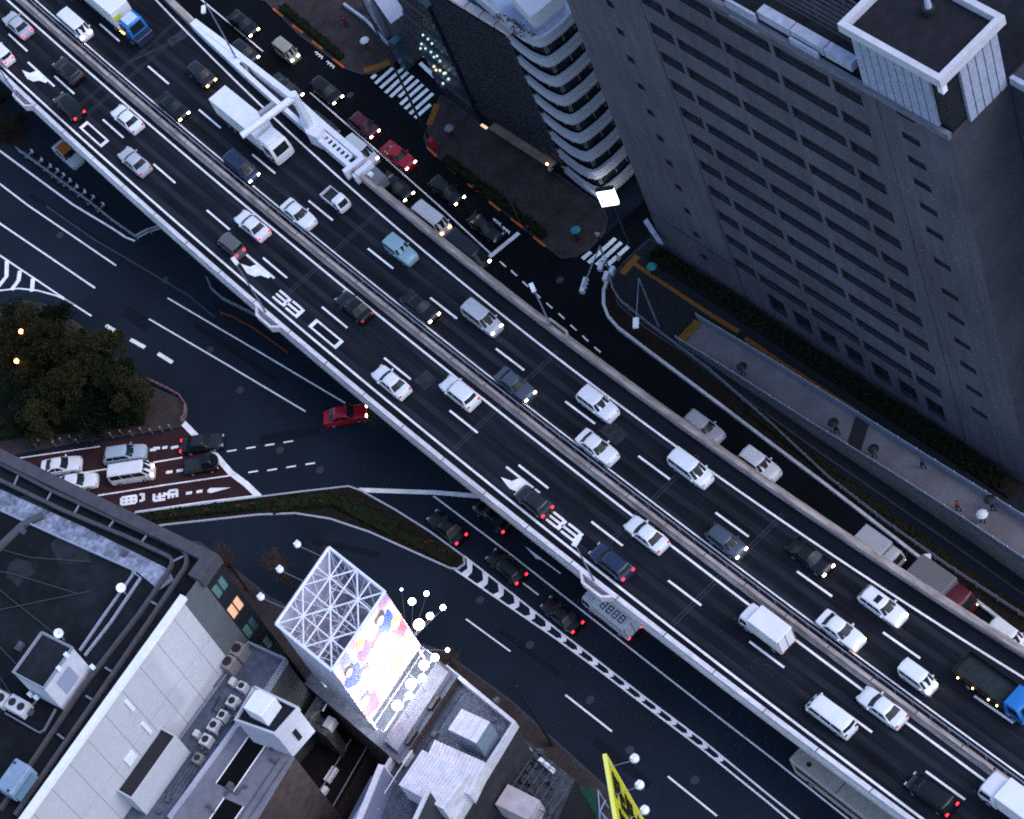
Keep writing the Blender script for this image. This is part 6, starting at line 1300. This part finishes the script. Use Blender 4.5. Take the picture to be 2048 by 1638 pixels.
hedge([(565, 18), (620, 62), (685, 118)], .8, .8, 45, LV[2], 'dark hedge along the upper orange kerb dashes'); hedge([(892, 322), (985, 392), (1040, 436)], 1.0, .8, 50, LV[2], 'dark hedge along the orange kerb between the two zebra crossings'); hedge([(1048, 440), (1090, 475)], .9, .7, 45, LV[2], 'short dark hedge before the second zebra crossing')
hedge([(1500, 820), (1640, 930), (1760, 1020), (1900, 1120)], .9, .5, 40, mat('leaf_brown', (.018, .014, .009), .9, .1), 'brownish planting strip in the verge under the ramp', z0=.1)
fl = MB(); rr = random.Random(9)
for x, y in ((640, 1002), (684, 997), (565, 1008), (410, 1018), (350, 1026), (480, 1012), (862, 1084), (885, 1102), (505, 1007)): 
    for _ in range(9): p = P(x+rr.gauss(0, 5), y+rr.gauss(0, 2), .7); fl.box(p, (.09, .09, .1), rr.random())
o = fl.build('flower_bed', mat('flowers', (.13, .035, .022), .8, .1, nscale=3, namt=.5)); tag(o, 'scattered red and orange flowers along the traffic island', 'flowers', kind='stuff')
# orange park lamps
for k, (x, y) in enumerate(((42, 663), (33, 722))):
    p = P(x, y, 5.6); r = thing('park_lamp', ('upper' if k == 0 else 'lower')+' of two glowing orange lamps among the park trees', 'street lamp', (p.x, p.y, .14), 0, 'glowing orange lamps in the park')
    b = MB(); b.ball(p, .26, n=8); b.build('globe', mat('globe_orange', (1, .5, .2), .4, emit=(1, .36, .10), estr=9), r); b = MB(); b.tube([Vector((p.x, p.y, .14)), p], .06, 6); b.build('pole', DARKM, r)
    ld = bpy.data.lights.new('park_lamp_light', 'POINT'); ld.energy = 25; ld.color = (1, .42, .14); ld.shadow_soft_size = .3; lo_ = bpy.data.objects.new('park_lamp_light', ld); C.objects.link(lo_); lo_.location = p+Vector((0, 0, -.5))
# ---------------------------------------------------------------- people
def person_mesh(name, m_top, m_leg, m_skin, seed):
    rr = random.Random(seed); st = .18
    V_ = [(0, 0, .95), (0, 0, 1.2), (0, 0, 1.42), (0, 0, 1.52), (.02, 0, 1.68), (-.02, .10, .88), (st, .10, .5), (st*.8, .1, .06), (st*.8+.14, .1, .03), (-.02, -.10, .88), (-st*.3, -.10, .5), (-st*1.4, -.1, .07), (-st*1.4+.14, -.1, .03), (0, .19, 1.38), (-.05, .25, 1.12), (.12, .24, .92), (0, -.19, 1.38), (.08, -.24, 1.15), (.24, -.12, 1.22)]
    E_ = [(0, 1), (1, 2), (2, 3), (3, 4), (0, 5), (5, 6), (6, 7), (7, 8), (0, 9), (9, 10), (10, 11), (11, 12), (2, 13), (13, 14), (14, 15), (2, 16), (16, 17), (17, 18)]
    R_ = [.15, .14, .15, .06, .105, .09, .065, .05, .04, .09, .065, .05, .04, .06, .048, .038, .06, .048, .038]
    me = bpy.data.meshes.new(name); me.from_pydata(V_, E_, []); o = bpy.data.objects.new(name, me); C.objects.link(o)
    sk = o.modifiers.new('skin', 'SKIN'); su = o.modifiers.new('sub', 'SUBSURF'); su.levels = 1
    for k, r_ in enumerate(R_): me.skin_vertices[0].data[k].radius = (r_, r_*.9)
    me.skin_vertices[0].data[0].use_root = True
    dg = bpy.context.evaluated_depsgraph_get(); out = bpy.data.meshes.new_from_object(o.evaluated_get(dg)); bpy.data.objects.remove(o)
    out.materials.clear(); [out.materials.append(x) for x in (m_top, m_leg, m_skin)]
    for p in out.polygons: z = p.center.z; p.material_index = 2 if z > 1.5 else (1 if z < .92 else 0); p.use_smooth = True
    out.name = name; return out
SKIN = mat('skin', (.30, .19, .14), .6, .2)
def cloth(n, c): return mat('cloth_'+n, c, .9, .1)
PM = {}
def person(px, py, z, ang, top, label, umb=None):
    k = top
    if k not in PM: PM[k] = person_mesh('body', cloth(top, {'dark': (.012, .012, .015), 'red': (.16, .02, .02), 'grey': (.10, .10, .12), 'white': (.4, .4, .43)}[top]), cloth('trousers', (.014, .014, .02)), SKIN, 1)
    p = P(px, py, z); r = thing('person', label, 'person', p, ang, 'pedestrians'); add('body', PM[k], r)
    b = MB(); b.ball((.0, 0, 1.735), .112, n=8); b.build('hair', mat('hair', (.01, .008, .008), .6), r, local=True)
    if umb:
        col, ul = umb; hc = Vector((.24, -.12, 1.22)); u = thing('umbrella', ul, 'umbrella', p+Vector((math.cos(ang)*.2, math.sin(ang)*.2, 1.15)), ang, 'open umbrellas')
        b = MB(); n = 8; ap = (0, 0, .98); rim = [(.56*math.cos(2*math.pi*j/n), .56*math.sin(2*math.pi*j/n), .66) for j in range(n)]; mid = [(.33*math.cos(2*math.pi*j/n), .33*math.sin(2*math.pi*j/n), .89) for j in range(n)]
        for j in range(n): b.face((ap, mid[j], mid[(j+1) % n])); b.face((mid[j], rim[j], rim[(j+1) % n], mid[(j+1) % n]))
        b.build('canopy', mat('umbrella_'+col, {'black': (.012, .012, .014), 'white': (.55, .58, .62), 'teal': (.02, .20, .22), 'grey': (.16, .16, .2)}[col], .5, .3), u, local=True, fix=False)
        b = MB(); b.tube([(0, 0, .02), (0, 0, 1.02)], .014, 5); b.build('shaft', GALV, u, local=True)
def rz(px, py):
    lo = None
    for k in range(6):
        x0, x1 = (ra[k][0]+rb[k][0])/2, (ra[k+1][0]+rb[k+1][0])/2
        if x0 <= px <= x1: return lerp(hz[k], hz[k+1], (px-x0)/(x1-x0))
    return .4
av = AXF
for (x, y, a, top, lab, um) in ((1488, 752, av, 'dark', 'person in dark clothes hidden under the black umbrella nearest the foot of the ramp', ('black', 'black umbrella nearest the yellow foot of the ramp')), (1676, 868, av+3.14, 'dark', 'person in dark clothes under the black umbrella before the dark floor band', ('black', 'black umbrella just before the dark band on the ramp')), (1750, 916, av, 'dark', 'person in dark clothes under the umbrella after the dark floor band', ('black', 'black umbrella just after the dark band on the ramp')),
        (1848, 938, av+3.14, 'dark', 'person in dark clothes walking without umbrella along the far ramp railing', None), (1918, 1022, av+3.14, 'red', 'person in a dark red top on the ramp', None), (1966, 1046, av, 'grey', 'person under the white umbrella near the right edge', ('white', 'white umbrella on the ramp near the right edge')), (1988, 1022, av+3.14, 'dark', 'person under a black umbrella close to the far railing at right', ('black', 'black umbrella at the far railing near the right edge'))):
    person(x, y, rz(x, y)+.01, a, top, lab, um)
for (x, y, a, top, lab, um) in ((737, 100, av, 'grey', 'person under a pale umbrella on the upper pavement', ('white', 'pale umbrella on the pavement above the zebra crossing')), (694, 53, av, 'red', 'person in red on the pavement at the top edge', None), (1156, 482, av+1, 'dark', 'person under a teal umbrella before the short zebra crossing', ('teal', 'teal umbrella left of the short zebra crossing')), (1200, 482, av+2, 'white', 'person in pale clothes stepping onto the short zebra crossing', None), (1309, 552, av, 'dark', 'person under a teal umbrella beside the yellow paving line', ('teal', 'teal umbrella beside the yellow tactile line')), (906, 275, av, 'grey', 'person under a grey umbrella on the pavement below the zebra crossing', ('grey', 'grey umbrella on the pavement below the long zebra crossing')), (1106, 352, av, 'white', 'person in pale clothes below the rounded balconies', None), (1062, 470, av, 'dark', 'person in dark clothes by the hedge at the orange kerb', None), (1242, 530, av, 'white', 'person in pale clothes at the end of the yellow tactile strip', None), (955, 390, av, 'dark', 'person in dark clothes on the wide pavement behind the hedge', None)):
    person(x, y, .16, a, top, lab, um)

# brownish shrubs below the expressway at the left edge
for k, (x, y, w_) in enumerate(((10, 215, 'upper'), (45, 262, 'middle'), (8, 275, 'lower'))):
    p = P(x, y, .05); r = thing('shrub', 'brownish shrub beside the taxi under the left parapet, the %s of three' % w_, 'shrub', p, k, 'brownish shrubs at the left edge'); sc = .42; r.scale = (sc*1.3, sc*1.3, sc)
    for nm, me in zip(('trunk', 'crown'), tree_mesh(31+k, 5.2, 2.3, mat('leaf_brown', (.018, .014, .009), .9, .1))): add(nm, me, r)
# motorbikes parked along the guard rail below the taxi
mb = None; MBM = mat('bike_silver', (.16, .17, .22), .4, .4, nscale=3, namt=.3)
for k in range(10):
    t = (k+.35*math.sin(k*7))/9.5; x, y = 62+150*t, 315+113*t; p = P(x, y, .01); a = RTa = math.atan2(RT[1], RT[0])+1.1+.4*math.sin(k*5)
    if mb is None:
        mb = thing('motorbike', 'small pale motorbike parked in the row along the guard rail', 'motorbike', p, a, 'motorbikes parked along the guard rail')
        for x0 in (-.6, .6): b = MB(); b.tube([(x0, -.06, .28), (x0, .06, .28)], .28, 12); b.build('wheel', TYRE, mb, local=True)
        b = MB(); b.tube([(-.55, 0, .35), (0, 0, .55), (.45, 0, .75)], .13, 7); b.tube([(-.5, 0, .62), (-.1, 0, .70)], .15, 7); b.tube([(.6, 0, .3), (.42, 0, .95)], .06, 6); b.build('body', MBM, mb, local=True)
        b = MB(); b.box((-.3, 0, .80), (.65, .26, .10)); b.build('seat', DARKM, mb, local=True); b = MB(); b.tube([(.42, -.35, 1.0), (.42, .35, 1.0)], .03, 5); b.build('handlebar', GALV, mb, local=True); b = MB(); b.box((.55, 0, .85), (.12, .3, .3)); b.build('headlight', STEELW, mb, local=True)
    else:
        o = mb.copy(); C.objects.link(o); o.location = p; o.rotation_euler = (0, 0, a)
        for ch in mb.children: c = ch.copy(); C.objects.link(c); c.parent = o
